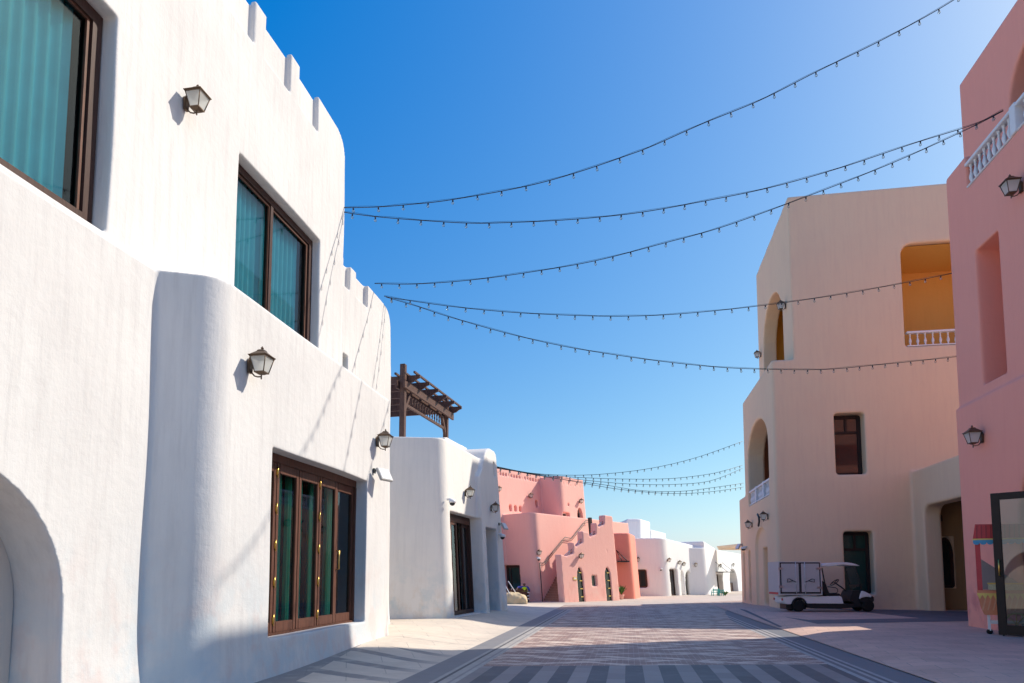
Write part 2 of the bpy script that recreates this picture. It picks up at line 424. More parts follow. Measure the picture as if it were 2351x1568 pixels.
# the reveal of the lower sill stays on the ledge
fl, fz0 = F.hit(zw(110, 1520), LT); fr_, fz1 = F.hit(zw(880, 326), LT)
FD = (fl, fr_, fz0, F.hit(zw(125, 32), LT)[1])
cut.fbox(F, FD[0], FD[1], LT - .3, LT + 1.6, FD[2], FD[3])
for a, b in ((10.66, 11.56), (11.92, 12.76), (9.38, 10.30), (8.1, 9.02)): cut.fbox(F, a, b, -.3, .11, 10.81, 12.5)
cut.fbox(F, -9, 13.3, .11, 7, 11.53, 12.5)
c2 = crop(0, 600, .42535)
n1, nz = F.hit(c2(2021, 262)); n2, _ = F.hit(c2(2120, 362))
pit = n2 - n1
cut.fbox(F, 14.26, n1, -.3, .13, nz, 10); cut.fbox(F, n1 + .34, n2, -.3, .13, nz, 10)
slit = F.rect(c2(1981, 616), c2(1999, 722)); cut.fbox(F, slit[0], slit[1] + .1, -.3, .3, slit[2], slit[3])
ar = F.hit((142, 1390), -.35)[0]; ap = F.hit((66, 1149), -.35); aw = 1.45; zsp = F.hit((142, 1390), -.35)[1]
azt = zsp + (ap[1] - zsp) / math.sqrt(max(.05, 1 - ((ap[0] - (ar - aw)) / aw) ** 2))
cut.fpoly(F, arch(ar - 2 * aw, ar, -.6, zsp, azt, 20), -.8, .32)
def flare(x, y, z):
    if z < .9 and x > -7: x += .07 * (1 - z / .9) ** 2
    return x + .015 * math.sin(1.3 * y + .7 * z) * math.sin(.9 * z + 1), y + .008 * math.sin(2.1 * z), z + .006 * math.sin(1.7 * y)
stucco('walls', sol, cut, M['white'], A, .025, 1, flare)
m = MB(); m.fpoly(F, arch(ar - 2 * aw + .01, ar - .01, -.1, zsp, azt - .01, 20), .24, .32); m.build('niche_back', M['beige'], A)
# windows
for i, (w, t, ms) in enumerate(((W1, .19, [4.9]), (W2, .17, [F.hit((619, 580), .2)[0]]))):
    z0 = w[2] + .03
    o = window(F, A, w[0] - .02, w[1] - .03, z0, w[3] - .02, t, .15 if i == 0 else .13, 'brown', 'glass', ms, (), .13, 'window', .09)
    s = MB()
    ed = [w[0] + .12] + ms + [w[1] - .17]
    for a, b in zip(ed, ed[1:]):
        for u0, u1, v0, v1 in ((a + .03, b - .03, z0 + .13, z0 + .16), (a + .03, b - .03, w[3] - .2, w[3] - .17)): s.fbox(F, u0, u1, t + .03, t + .06, v0, v1)
        s.fbox(F, a + .035, a + .07, t + .028, t + .058, z0 + .16, w[3] - .2); s.fbox(F, b - .07, b - .035, t + .028, t + .058, z0 + .16, w[3] - .2)
    s.build('sash_bead', M['wood'], o)
    lining(F, A, w[0] + .05, w[1] - .06, w[2] + .05, w[3] - .01, t + .14, 1.2)
    curtain(F, o, w[0] + .05, w[1] - (.27 if i == 0 else .26), w[2] + .06, w[3] - .02, t + .26, 'curtain', .045, .17)
o = MB(); o.fbox(F, slit[0], slit[1] + .1, .2, .24, slit[2], slit[3]); o.build('window', M['greenglass'], A)
# folding glass door: leaves with stiles, brass hinges, green curtains behind
t = LT + .24
stx = [zw(x, 800) for x in (72, 176, 350, 510, 645, 770)]
ss = [F.hit(p, t)[0] for p in stx]; ss[-1] = FD[1] - .05
z0, z1 = FD[2] + .03, FD[3] - .14
m = MB(); m.fbox(F, FD[0] - .02, FD[1] - .01, t, t + .12, FD[3] - .14, FD[3] + .02); m.fbox(F, FD[1] - .07, FD[1] + .01, t, t + .12, FD[2], FD[3] - .14)
m.fbox(F, FD[0] - .02, FD[1] - .01, t - .01, t + .13, FD[2] - .01, FD[2] + .035)
door = m.build('folding_door', M['wood'], A, .006)
lining(F, A, FD[0] + .05, FD[1] - .05, FD[2] + .03, FD[3] - .05, t + .13, LT + 1.55)
for i, (a, b) in enumerate(zip(ss, ss[1:])):
    a0, b0 = a + .008, b - .008; w = .085; m = MB(); d = t + .02 + (.02 if i == 4 else 0)
    m.fbox(F, a0, a0 + w, d, d + .06, z0, z1); m.fbox(F, b0 - w, b0, d, d + .06, z0, z1)
    m.fbox(F, a0 + w, b0 - w, d, d + .06, z0, z0 + .17); m.fbox(F, a0 + w, b0 - w, d, d + .06, z1 - .16, z1)
    lf = m.build('door_leaf', M['wood'], door, .008)
    g = MB(); g.quad(F.w(a0 + w, d + .03, z0 + .17), F.w(b0 - w, d + .03, z0 + .17), F.w(b0 - w, d + .03, z1 - .16), F.w(a0 + w, d + .03, z1 - .16)); g.build('pane', M['glassg'], lf)
    if i in (1, 3):
        for j in range(5):
            zz = z0 + .2 + j * (z1 - z0 - .35) / 4; h = MB(); h.fbox(F, a - .03, a + .03, d - .012, d, zz - .05, zz + .05); h.tube([F.w(a, d - .015, zz - .09), F.w(a, d - .015, zz + .09)], .011, 6); h.build('hinge', M['brass'], lf)
    if i == 4:
        h = MB(); h.tube([F.w(a0 + .05, d, 1.62), F.w(a0 + .05, d - .06, 1.63), F.w(a0 + .05, d - .06, 1.98), F.w(a0 + .05, d, 1.99)], .013, 6); h.build('handle', M['brass'], lf)
    L = b0 - a0 - 2 * w
    for u, v in {0: ((0, 1),), 1: ((.02, .30), (.62, .95)), 2: ((0, .34), (.55, .93)), 3: ((0, .3), (.62, 1)), 4: ((0, .45),)}[i]:
        curtain(F, door, a0 + w + u * L, a0 + w + v * L, z0 + .1, z1 - .05, t + .30, 'curtaing', .03, .09)

# ------------------------------------------------------------------ second white building with the tall pillar, beyond the first
LEAN = .055
P1, P2, P3, P4 = onz(893, 1421, .2), onz(1036, 1420, .2), onz(1107, 1407, .2), onz(1163, 1401, .15)
FB = Fr(P2.x + .011, P2.y, math.degrees(math.atan2(P3.y - P2.y, P3.x - P2.x)))
FW = Fr(P3.x + .18, P3.y - .1, math.degrees(math.atan2(P4.y - P3.y, P4.x - P3.x - .12)))
FF = Fr(P2.x, P2.y, math.degrees(math.atan2(P2.y - P1.y, P2.x - P1.x)))
B = empty('white_shop', (-7, 23, .2), 'white shop with sliding glass doors and a tall tapered pillar, beyond the largest white building', 'building')
htop = FF.hit((1005, 1004))[1]
Lb = FB.l(P3.x, P3.y)[0]; Lw = FW.l(P4.x, P4.y)[0]
wt = FW.hit(zc(345, 66))[1]
sol = MB()
q = [FF.w(-5, 0, 0), FF.w(0, 0, 0), FB.w(Lb + .6, 0, 0), FB.w(Lb + .6, 6, 0), FF.w(-5, 5, 0)]
sol.plan(rnd_poly([(p.x, p.y) for p in q], [0, .3, 0, 0, 0], 10), -.3, htop)
wo = [FW.hit(zc(*p)) for p in ((288, 250), (300, 175), (320, 90), (345, 62), (398, 92), (411, 135))]
sol.fpoly(FW, rnd_poly([(0, -.3), (Lw + .05, -.3)] + wo[::-1][:1] + wo[::-1][1:] + [(0, wo[0][1] - .3)], [0, 0, .1, .15, .15, .15, .1, 0, 0], 4), 0, 1.5)
gz = FW.hit(zc(240, 122), 1.4)[1]
sol.fpoly(FW, rnd_poly([(.2, 1), (Lw - .1, 1), (Lw - .1, gz), (.2, gz - .05)], [0, 0, .2, .25]), 1.3, 4.5)
cut = MB()
dA = FB.rect(zc(15, 640), zc(258, 1500)); dA = (FB.hit(zc(14, 700))[0], FB.hit(zc(262, 1000))[0], .22, FB.hit(zc(15, 612))[1])
cut.fbox(FB, dA[0], dA[1], -.6, 1.4, dA[2], dA[3])
dB = (FW.hit(zc(328, 900))[0], FW.hit(zc(428, 1000))[0], .16, FW.hit(zc(328, 752))[1])
cut.fbox(FW, dB[0], dB[1], -.6, .8, dB[2], dB[3])
sl_ = FW.rect(zc(384, 180), zc(404, 315)); cut.fbox(FW, sl_[0], sl_[1], -.5, .2, sl_[2], sl_[3])
stucco('walls', sol, cut, M['grey_white'], B, .035, 1)
t = .28; o = window(FB, B, dA[0], dA[1], dA[2] + .02, dA[3], t, .12, 'brown', 'glassd', (), (), .12, 'door_frame')
for c in list(o.children): bpy.data.objects.remove(c)
zt_ = dA[3] - .25
m = MB(); m.fbox(FB, dA[0] + .12, dA[1] - .12, t - .01, t + .13, zt_, dA[3] - .12); m.build('header', M['wood'], o)
w3 = (dA[1] - dA[0] - .24) / 4
for i, (a, dd) in enumerate(((dA[0] + .12, .02), (dA[0] + .12 + w3, .02), (dA[0] + .12 + 2 * w3, .30), (dA[0] + .12 + 3 * w3, .07))):
    window(FB, B, a + .003, a + w3 - .003, dA[2] + .04, zt_ - .003, t + dd, .10, 'wood' if i < 2 else 'brown', 'glass' if i < 2 else 'darkglass', (), (), .06, 'sliding_door')
lining(FB, B, dA[0] + .03, dA[1] - .03, dA[2] + .01, dA[3] - .03, t + .45, 1.35)
window(FW, B, dB[0], dB[1], dB[2], dB[3], .55, .08, 'brown', 'darkglass', (), (), .1, 'door')
LEAN = 0.0

# ------------------------------------------------------------------ tan building across the street
TC = onz(1789, 1398, .08)
xc, yc = TC.x, TC.y
G = Fr(0, yc, 0); S = Fr(xc, 0, -90)               # street-end front and side wall
C_ = empty('tan_building', (xc + 6, yc + 4, 0), 'tan building of three stepped storeys with arches and balconies, shaded behind the golf cart', 'building')
y1 = -S.hit((1701, 1300))[0]; h1 = S.hit((1699, 1146))[1]
y2 = -S.hit((1704, 935))[0]; h2 = G.hit((1771, 822))[1] - .1; h2b = S.hit((1704, 932))[1]
x3, h3 = G.hit((1808, 451)); t3 = x3 - xc
y3 = -S.hit((1736, 632), t3)[0]; h3b = S.hit((1736, 632), t3)[1]
sol = MB()
sol.plan(rnd_poly([(xc, yc), (26, yc), (26, y1), (xc, y1)], [.18, 0, 0, .15]), -.5, h1)
sol.plan(rnd_poly([(xc + .01, yc + .005), (26, yc + .005), (26, y2), (xc + .01, y2)], [.18, 0, 0, .15]), 3, h2)
sol.solid([(x3, yc + .01, 6), (x3, y3, 6), (x3, y3, h3b), (x3, yc + .01, h3)], (24 - x3, 0, 0))
xp = G.hit((2104, 1300))[0]
P = Fr(xp, 0, -90); hp = G.hit((2093, 1083))[1]
sol.box(xp, 22, yc - 9, yc + .5, -.5, hp)
cut = MB()
def on(F, T, P0, P1, t=0.0): return F.rect(T(*P0), T(*P1), t)
w1 = on(G, z7, (664, 183), (868, 558)); w2 = on(G, z7, (722, 914), (922, 1303))
for w in (w1, w2): cut.fbox(G, w[0], w[1], -.6, .75, w[2], w[3])
bs, bz = G.hit(z6(1335, 493)); bb = G.hit(z6(1370, 1283))[1]; bs2 = bs + 5.2
cut.fpoly(G, rnd_poly([(bs, bb), (bs2, bb), (bs2, bz), (bs, bz)], [0, 0, .5, .5]), -.6, 3.2)
aa = S.hit(z6(440, 1340), t3)[0]; ab = S.hit(z6(274, 1100), t3)[0]; az_ = S.hit(z6(378, 826), t3)[1]
cut.fpoly(S, arch(ab, aa, h2 + .06, (h2 + az_) / 2 + .2, az_, 16), t3 - .8, t3 + .75)
r3 = (ab - 1.2, min(aa + .5, -yc - .3), h2 + .06, az_ + .35); cut.fbox(S, r3[0], r3[1], t3 + .7, t3 + 3.6, r3[2], r3[3])
ba = S.hit(z7(260, 600))[0]; bc = S.hit(z7(128, 520))[0]; bt = S.hit(z7(205, 200))[1]; bbm = S.hit(z7(160, 745))[1]
cut.fpoly(S, arch(bc, ba, bbm, bt - 1.6, bt, 16), -.8, .95)
r2 = (bc - 1.2, min(ba + .5, -yc - .3), bbm, bt + .35); cut.fbox(S, r2[0], r2[1], .9, 3.8, r2[2], r2[3])
for q0, q1 in ((zt(140, 970), zt(163, 1395)), (zt(186, 955), zt(210, 1400))):
    a = S.hit(q0)[0]; b = S.hit((q1[0], q0[1] + 60))[0]; cut.fbox(S, min(a, b), max(a, b), -.6, .45, .1, S.hit(q0)[1])
na = S.hit(zt(247, 880))[0]; nb = S.hit(zt(352, 880))[0]; ntp = S.hit(zt(300, 757))[1]
cut.fpoly(S, arch(na, nb, -.6, ntp - .9, ntp, 14), -.6, .14)
ra = S.hit(zt(289, 1000))[0]; rb = S.hit(zt(345, 1000))[0]; rz = S.hit(zt(289, 935))[1]
cut.fbox(S, ra, rb, .0, .6, .1, rz)
# porch: opening in its street face, the room behind it and the arched window in its back wall
po = P.hit(z7(1222, 900))[0]; pz = P.hit(z7(1250, 748))[1]
cut.fpoly(P, rnd_poly([(po, -.6), (po + 6.5, -.6), (po + 6.5, pz), (po, pz)], [0, 0, .5, .55]), -.6, 1.2)
cut.box(xp + .66, 21, yc - 8.3, yc, -.6, pz + .35)
pw = G.rect(z7(1302, 950), z7(1418, 1264)); pw = (max(pw[0], xp + .85), pw[1], pw[2], pw[3])
cut.fpoly(G, arch(pw[0], pw[1], pw[2], pw[3] - .75, pw[3]), -.4, .3)
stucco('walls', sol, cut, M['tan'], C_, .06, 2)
for w in (w1, w2):
    sm = (w[0] + w[1]) / 2; hz = w[2] + (w[3] - w[2]) * .715
    o = window(G, C_, w[0] - .02, w[1] - .0, w[2], w[3], .52, .15, 'blackbrown', 'greenglass' if w is w2 else 'darkglass', (), (hz,), .1, 'window', .11)
    m = MB(); m.fbox(G, sm - .05, sm + .05, .515, .61, hz + .056, w[3] - .15); m.build('mullion', M['blackbrown'], o)
lining(G, C_, bs + .06, bs2 - .06, bb + .02, bz - .05, .22, 3.15, 'ochre', 'balcony_room')
balustrade(G, C_, bs + .08, bs2, bb + .02, G.hit(z6(1370, 1165))[1], .12, (), .30)
lining(S, C_, r3[0] + .06, r3[1] - .06, r3[2] + .06, r3[3] - .06, t3 + .82, t3 + 3.5, 'ochre', 'arch_room')
lining(S, C_, r2[0] + .06, r2[1] - .06, r2[2] + .06, r2[3] - .06, 1.02, 3.7, 'arch_shade', 'arch_room')  # lining coloured darker for the shade inside the balustraded arch
balustrade(S, C_, bc + .05, ba - .02, bbm + .03, S.hit(z7(262, 578))[1], .14, (bc + (ba - bc) * .36, bc + (ba - bc) * .72), .24)
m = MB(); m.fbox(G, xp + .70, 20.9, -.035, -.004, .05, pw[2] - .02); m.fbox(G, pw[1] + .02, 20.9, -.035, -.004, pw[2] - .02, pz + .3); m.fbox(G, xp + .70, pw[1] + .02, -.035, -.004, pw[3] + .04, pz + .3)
m.build('porch_shade_panel', M['porch'], C_)  # panel over the tan back wall, its colour darkened as porch shade
arch_window(G, C_, pw[0], pw[1], pw[2], pw[3] - .75, pw[3], .06, .13, 'brown', 'darkglass')

# ------------------------------------------------------------------ rose pink building at the right edge
xr = onz(2220, 1437, .1).x; yr = onz(2220, 1437, .1).y
H = Fr(xr, 0, -90)
D = empty('pink_building', (xr + 4, 8, 0), 'tall rose pink plaster building with a white balustrade at the right edge', 'building')
sL = H.hit((2200, 1150))[0]; hL = H.hit((2190, 942))[1]
sM = H.hit((2180, 640), .08)[0]; hM = H.hit((2181, 400), .08)[1]
UT = .95; sU, hU = H.hit((2201, 196), UT)
sol = MB()
sol.plan(rnd_poly([(xr, -sL), (xr, 11), (19, 11), (19, -sL)], [.25, 0, 0, 0]), -.5, hL)
sol.plan(rnd_poly([(xr + .08, -sM), (xr + .08, 11), (19, 11), (19, -sM)], [.2, 0, 0, 0]), 3, hM)
sol.plan([(xr + UT, -sU), (xr + UT, 11), (19, 11), (19, -sU)], 9, hU)
cut = MB()
v0 = H.hit((2246, 700), .08)[0]; v1 = H.hit((2301, 700), .08)[0]; vz0 = H.hit((2257, 884), .08)[1]; vz1 = H.hit((2241, 575), .08)[1]
cut.fbox(H, v0, v1, -.6, 1.5, vz0, vz1)
bl, blz = H.hit((2217, 378), .1); bl2 = H.hit((2226, 428), .1)
rz0 = bl2[1]; cut.fbox(H, bl + .02, bl + 9, -.6, UT, rz0, 17)
u0 = H.hit((2312, 200), UT)[0]
cut.fpoly(H, arch(u0, u0 + 2.6, rz0 + .02, rz0 + 1.7, rz0 + 3.1, 16), .5, UT + 1.0)
d0 = H.hit((2333, 1090))[0]; dtop = H.hit((2351, 1040))[1] + .15
cut.fpoly(H, arch(d0, d0 + 3.4, -.6, dtop - 1.7, dtop, 18), -.5, 1.4)
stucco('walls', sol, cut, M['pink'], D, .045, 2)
balustrade(H, D, bl + .03, bl + 7.2, rz0 + .01, blz, .16, (bl + (H.hit((2330, 270), .1)[0] - bl), bl + 5.6), .235)
m = MB()
for k in range(16):
    z = rz0 + .1 + k * .19; m.solid([H.w(u0 + .08, UT + .34, z), H.w(u0 + 2.52, UT + .34, z), H.w(u0 + 2.52, UT + .46, z + .14), H.w(u0 + .08, UT + .46, z + .14)], (.02, 0, .02))
sh = m.build('louvre', M['brown'], D)
m = MB(); m.fpoly(H, arch(u0 + .02, u0 + 2.58, rz0 + .05, rz0 + 1.7, rz0 + 3.08, 16), UT + .5, UT + .54); m.build('louvre_back', M['dark'], sh)
m = MB(); m.fpoly(H, arch(d0 + .03, d0 + 3.37, .1, dtop - 1.7, dtop - .02, 18), 1.33, 1.39); m.build('shop_window', M['darkglass'], D)

# ------------------------------------------------------------------ salmon pink building with the outside stair, at the bend
LEAN = .075
Q0 = onz(1240, 1381)
K = Fr(Q0.x, Q0.y, 59.5)
E_ = empty('salmon_building', (Q0.x - 2, Q0.y + 5, 0), 'salmon pink building with an outside stair behind a stepped wall, at the street bend', 'building')
hl = K.hit((1222, 1176))[1]
sol = MB()
q = [K.w(0, 0, 0), K.w(11, 0, 0), K.w(11, 9, 0), K.w(0, 9, 0)]
sol.plan(rnd_poly([(p.x, p.y) for p in q], [.5, 0, 0, 0], 8), -.5, hl)
# upper storey and its tower
tu = 2.4; tt = .9
sU0 = K.hit(z5(600, 250), tu)[0]; hA = K.hit(z5(300, 60), tu)[1]; hA2 = hA
ts0 = K.hit(z5(745, 300), tt)[0]; ts1 = K.hit(z5(1010, 300), tt)[0]; ht = K.hit(z5(750, 110), tt)[1]
sol.fbox(K, -6, sU0 + 1.5, tu, 9, 1, hA)
q = [K.w(ts0, tt, 0), K.w(ts1, tt, 0), K.w(ts1, 6, 0), K.w(ts0, 6, 0)]
sol.plan(rnd_poly([(p.x, p.y) for p in q], [.5, .15, 0, 0], 8), 1, ht)
# the stepped wall in front of the stair
o2 = K.w(K.hit(z5(772, 1446), -1.65)[0], -1.65, 0); K0 = K; K2 = Fr(o2.x, o2.y, 50.0); tw = 0.0
prof = [(770, 1446), (752, 945), (820, 970), (893, 940), (888, 815), (922, 872), (993, 822), (988, 700), (1060, 715), (1062, 768), (1135, 733), (1130, 610), (1152, 620), (1157, 662), (1222, 628), (1220, 527), (1308, 542), (1380, 1436)]
pts = [K2.hit(z5(*p), tw) for p in prof]; pts[0] = (pts[1][0] + .0, -.5); pts[-1] = (pts[-2][0], -.5)
sol.fpoly(K2, rnd_poly(pts, [0, .1] + [.05] * 14 + [.1, 0], 3), tw, tw + .48)
es = pts[-2][0]; ek = K.l(*K2.w(es, 0, 0)[:2])[0]; ST = -1.46
cut = MB()
for k in range(20):
    x = 82 + k * 28.9; y = 66 + k * 5.35
    if x > 590: break
    r = K.rect(z5(x - 6, y), z5(x + 9, y + 38), tu); cut.fbox(K, r[0] - .01, r[1] + .01, tu - .5, tu + .25, r[2], r[3])
for k in range(9):
    r = K.rect(z5(779 + k * 24.6, 168 + k * 4.6), z5(791 + k * 24.6, 206 + k * 4.6), tt); cut.fbox(K, r[0], r[1], tt - .5, tt + .25, r[2], r[3])
for a, b in (((204, 418), (234, 492)), ((258, 427), (288, 494)), ((310, 434), (340, 496)), ((483, 368), (517, 448))):
    r = K.rect(z5(*a), z5(*b), tu); cut.fbox(K, r[0], r[1], tu - .5, tu + .35, r[2], r[3])
r = K.rect(z5(828, 401), z5(845, 436), tt); cut.fbox(K, r[0], r[1], tt - .5, tt + .3, r[2], r[3])
wA = K.rect(z5(784, 500), z5(853, 560), tt); cut.fbox(K, wA[0], wA[1], tt - .5, tt + .4, wA[2], wA[3])
aT = K.rect(z5(928, 452), z5(996, 600), tt); cut.fpoly(K, arch(aT[0], aT[1], hl - 1, aT[3] - .65, aT[3]), tt - .5, tt + .35)
ad = []
for a, b in (((933, 1088), (1008, 1437)), ((1229, 1088), (1304, 1434))):
    r = K2.rect(z5(*a), z5(*b), tw); r = (r[0] - .07, r[1] + .05, r[2], r[3]); ad.append(r); cut.fpoly(K2, arch(r[0], r[1], -.6, r[3] - .62, r[3]), tw - .5, tw + .22)
wB = K2.rect(z5(1085, 1170), z5(1148, 1290), tw); cut.fbox(K2, wB[0], wB[1], tw - .5, tw + .2, wB[2], wB[3])
r = K2.rect(z5(1237, 897), z5(1252, 930), tw); cut.fbox(K2, r[0], r[1], tw - .5, tw + .2, r[2], r[3])
# shop window in the shaded end wall (runs along the wall away from the corner)
N = Fr(Q0.x, Q0.y, 59.5 - 90); 
def hitN(p): s, z = N.hit(p); return s, z
e0 = N.hit(z5(150, 1065)); e1 = N.hit(z5(330, 1300))
cut.fbox(N, e0[0], e1[0], -.5, .35, .05, e0[1])
stucco('walls', sol, cut, M['salmon'], E_, .05, 1)
for r in ad:
    bars = [(r[1] - .26, r[1] - .05, .25 + k * .47) for k in range(5)]
    arch_window(K2, E_, r[0] - .02, r[1] - .02, 0, r[3] - .62, r[3] - .02, tw + .07, .045, 'blackbrown', 'darkglass', 'door', bars, 'yellow')
arch_window(K, E_, aT[0], aT[1], hl - .8, aT[3] - .65, aT[3], tt + .2, .06, 'grey', 'darkglass', 'window')
window(K2, E_, wB[0], wB[1], wB[2], wB[3], tw + .12, .05, 'grey', 'darkglass')
window(K, E_, wA[0], wA[1], wA[2], wA[3], tt + .25, .06, 'whitepaint', 'darkglass')
window(N, E_, e0[0], e1[0], .05, e0[1], .2, .14, 'brown', 'greenglass', ((e0[0] * .72 + e1[0] * .28),))
# stair
s_a = K.l(*onz(*z5(540, 1447))[:2])[0]
st0 = .35; nst = 24; rise = (hl - 1.9) / nst; run = (ek - st0 - 1.0) / nst
m = MB()
for k in range(nst): m.fbox(K, st0 + k * run, st0 + (k + 1) * run + .02 if k < nst - 1 else ek, ST + .33, -.02, k * rise - .02 if k else -.2, (k + 1) * rise - .004)
stt = m.build('stair', M['salmon'], E_)
for k in range(nst):
    m = MB(); m.fbox(K, st0 + k * run - .02, st0 + (k + 1) * run - .024, ST + .34, -.03, (k + 1) * rise - .002, (k + 1) * rise + .03)
    m.fbox(K, st0 + k * run - .025, st0 + k * run - .002, ST + .34, -.03, k * rise + .034, (k + 1) * rise - .004); m.build('tread', M['tilestep'], stt)
hr = [K.hit(z5(*p), -.12) for p in ((530, 1040), (575, 1040), (800, 765), (870, 778), (1020, 588), (1050, 588))]
m = MB(); m.tube([K.w(s, -.12, z) for s, z in hr], .024, 6); m.tube([K.w(s, -.12, z - .13) for s, z in hr], .016, 6)
m.tube([K.w(hr[0][0], -.12, hr[0][1]), K.w(hr[0][0], -.12, 0)], .03, 6); m.build('handrail', M['black'], E_)
for (xa, ya), (xb, yb) in (((812, 945), (872, 885)), ((918, 845), (975, 770)), ((1062, 745), (1115, 690)), ((1155, 640), (1205, 580))):
    m = MB()
    for dz in (0, 24): 
        a, b = K2.hit(z5(xa, ya + dz), tw + .16), K2.hit(z5(xb + 12, yb + dz), tw + .16); m.tube([K2.w(a[0] - .15, tw + .16, a[1] - .08), K2.w(b[0], tw + .16, b[1])], .025, 6)
    m.build('guard_rail', M['steel'], E_)
for a, b in (((1064, 556), (1068, 705)), ((1182, 548), (1182, 640))):
    p = K2.hit(z5(*a), .7); p2 = K2.hit(z5(*b), .7); m = MB(); m.fbox(K2, p[0] - .08, p[0] + .08, .6, .8, p2[1] - .4, p[1]); m.build('post', M['black'], E_)
# coral annex past the stair
Q1 = onz(1459, 1374.5)
N2 = Fr(Q1.x, Q1.y, 9.55)
X_ = empty('coral_building', (Q1.x, Q1.y + 2, 0), 'small coral red block between the stepped pink wall and the pale lilac shop', 'building')
hx = N2.hit((1440, 1223.5))[1]
q = [N2.w(-2.1, 0, 0), N2.w(0, 0, 0), N2.w(.9, 3, 0), N2.w(.9, 6, 0), N2.w(-2.1, 6, 0)]
sol = MB(); sol.plan(rnd_poly([(p.x, p.y) for p in q], [0, .3, 0, 0, 0], 8), -.5, hx)
stucco('walls', sol, None, M['coral'], X_, .09, 3)
m = MB(); cn = [N2.hit(zb(*p), -.02) for p in ((565, 708), (712, 700))]
m.fbox(N2, cn[0][0], cn[1][0], -.9, -.02, cn[0][1] - .04, cn[0][1] + .04)
for s in (cn[0][0] + .3, cn[1][0] - .1): m.tube([N2.w(s, -.85, cn[0][1]), N2.w(cn[0][0] + .1, -.02, cn[0][1] + .75)], .025, 6)
m.build('canopy', M['black'], X_)

# ------------------------------------------------------------------ pale shops closing the view
LEAN = .07
V0 = onz(1535, 1368); V = Fr(V0.x, V0.y, 60.0); VF = Fr(V0.x, V0.y, 9.55)
Y_ = empty('lilac_white_shop', (V0.x + 1, V0.y + 4, 0), 'pale shop with a dark square window in its lilac end, right of the coral block', 'building')
hv = VF.hit((1523, 1234.5))[1]
sol = MB()
q = [VF.w(-6, 0, 0), VF.w(0, 0, 0), V.w(9, 0, 0), V.w(9, 5, 0), VF.w(-6, 6, 0)]
rp_ = rnd_poly([(p.x, p.y) for p in q], [0, .5, 0, 0, 0], 8)
sol.hexa([(x, y, -.5) for x, y in rp_], [(x, y, hv - .075 * max(0, (Vector((x, y)) - V.o).dot(V.e))) for x, y in rp_])
cut = MB()
wv = VF.rect(zb(815, 808), zb(980, 1042)); cut.fbox(VF, wv[0], wv[1], -.5, .3, wv[2], wv[3])
dv = (V.hit(zb(1266, 950))[0], V.hit(zb(1368, 1000))[0], .0, V.hit(zb(1270, 805))[1]); cut.fbox(V, dv[0], dv[1], -.5, .9, -.5, dv[3])
nv = (V.hit(zb(1407, 1000))[0], V.hit(zb(1450, 1050))[0], 0, V.hit(zb(1412, 822))[1]); cut.fpoly(V, arch(nv[0], nv[1], -.5, nv[3] - .8, nv[3]), -.5, .35)
av = (V.hit(zb(1462, 1000))[0], V.hit(zb(1560, 1050))[0], 0, V.hit(zb(1495, 830))[1]); cut.fpoly(V, arch(av[0], av[1], -.5, av[3] - 1.0, av[3]), -.5, .9)
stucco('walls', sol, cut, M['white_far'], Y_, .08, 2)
window(VF, Y_, wv[0], wv[1], wv[2], wv[3], .12, .12, 'brown', 'darkglass', (wv[0] * .64 + wv[1] * .36,))
window(V, Y_, dv[0], dv[1], 0, dv[3], .3, .1, 'brown', 'darkglass', ((dv[0] + dv[1]) / 2,), (), .07, 'door')
arch_window(V, Y_, av[0], av[1], 0, av[3] - 1.0, av[3], .4, .1, 'brown', 'darkglass', 'door')
# next shop, standing forward
U0 = V.w(5.47, -.8, 0); Ua = V.w(4.0, .18, 0)
U = Fr(U0.x, U0.y, 72.0); UF = Fr(U0.x, U0.y, math.degrees(math.atan2(U0.y - Ua.y, U0.x - Ua.x))); UL = (U0 - Ua).length
Z_ = empty('corner_white_shop', (U0.x + 1, U0.y + 4, 0), 'white shop with an arched doorway and bracket canopy, farthest down the street', 'building')
hu = U.hit(zb(1700, 446))[1]
sol = MB()
q = [UF.w(-UL, 0, 0), UF.w(0, 0, 0), U.w(22, 0, 0), U.w(22, 5, 0), UF.w(-UL, 4, 0)]
sol.plan(rnd_poly([(p.x, p.y) for p in q], [0, .3, 0, 0, 0], 8), -.5, hu - .55)
e = U.hit(zb(1840, 505))[0]
sol.fpoly(U, [(0.05, 2), (1.2, 2), (e, hu - .7), (e, hu - .45), (.05, hu)], .02, 5)
cut = MB()
du = (U.hit(zb(1862, 950))[0], U.hit(zb(1942, 1000))[0], 0, U.hit(zb(1870, 868))[1]); cut.fbox(U, du[0], du[1], -.5, 1.0, -.5, du[3])
au = (U.hit(zb(2028, 980))[0], U.hit(zb(2130, 1000))[0], 0, U.hit(zb(2068, 803))[1]); cut.fpoly(U, arch(au[0], au[1], -.5, au[3] - 1.3, au[3]), -.5, 1.1)
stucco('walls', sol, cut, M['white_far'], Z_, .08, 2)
window(U, Z_, du[0], du[1], 0, du[3], .4, .1, 'brown', 'darkglass', (), (), .07, 'door')
m = MB(); m.fbox(U, au[0] + .02, au[1] - .02, .5, .6, 0, au[3] - 1.35); m.build('door', M['brown'], Z_)
m = MB(); c0 = U.hit(zb(1862, 862)); c1 = U.hit(zb(1990, 862)); zc_ = du[3] + .15
m.fbox(U, du[0] - .3, du[1] + .5, -1.0, -.02, zc_, zc_ + .06)
for s in (du[0] - .1, du[1] + .3): m.tube([U.w(s, -.95, zc_ + .05), U.w(s, 0, zc_ + .9)], .02, 5)
m.build('canopy', M['black'], Z_)
LEAN = 0.0
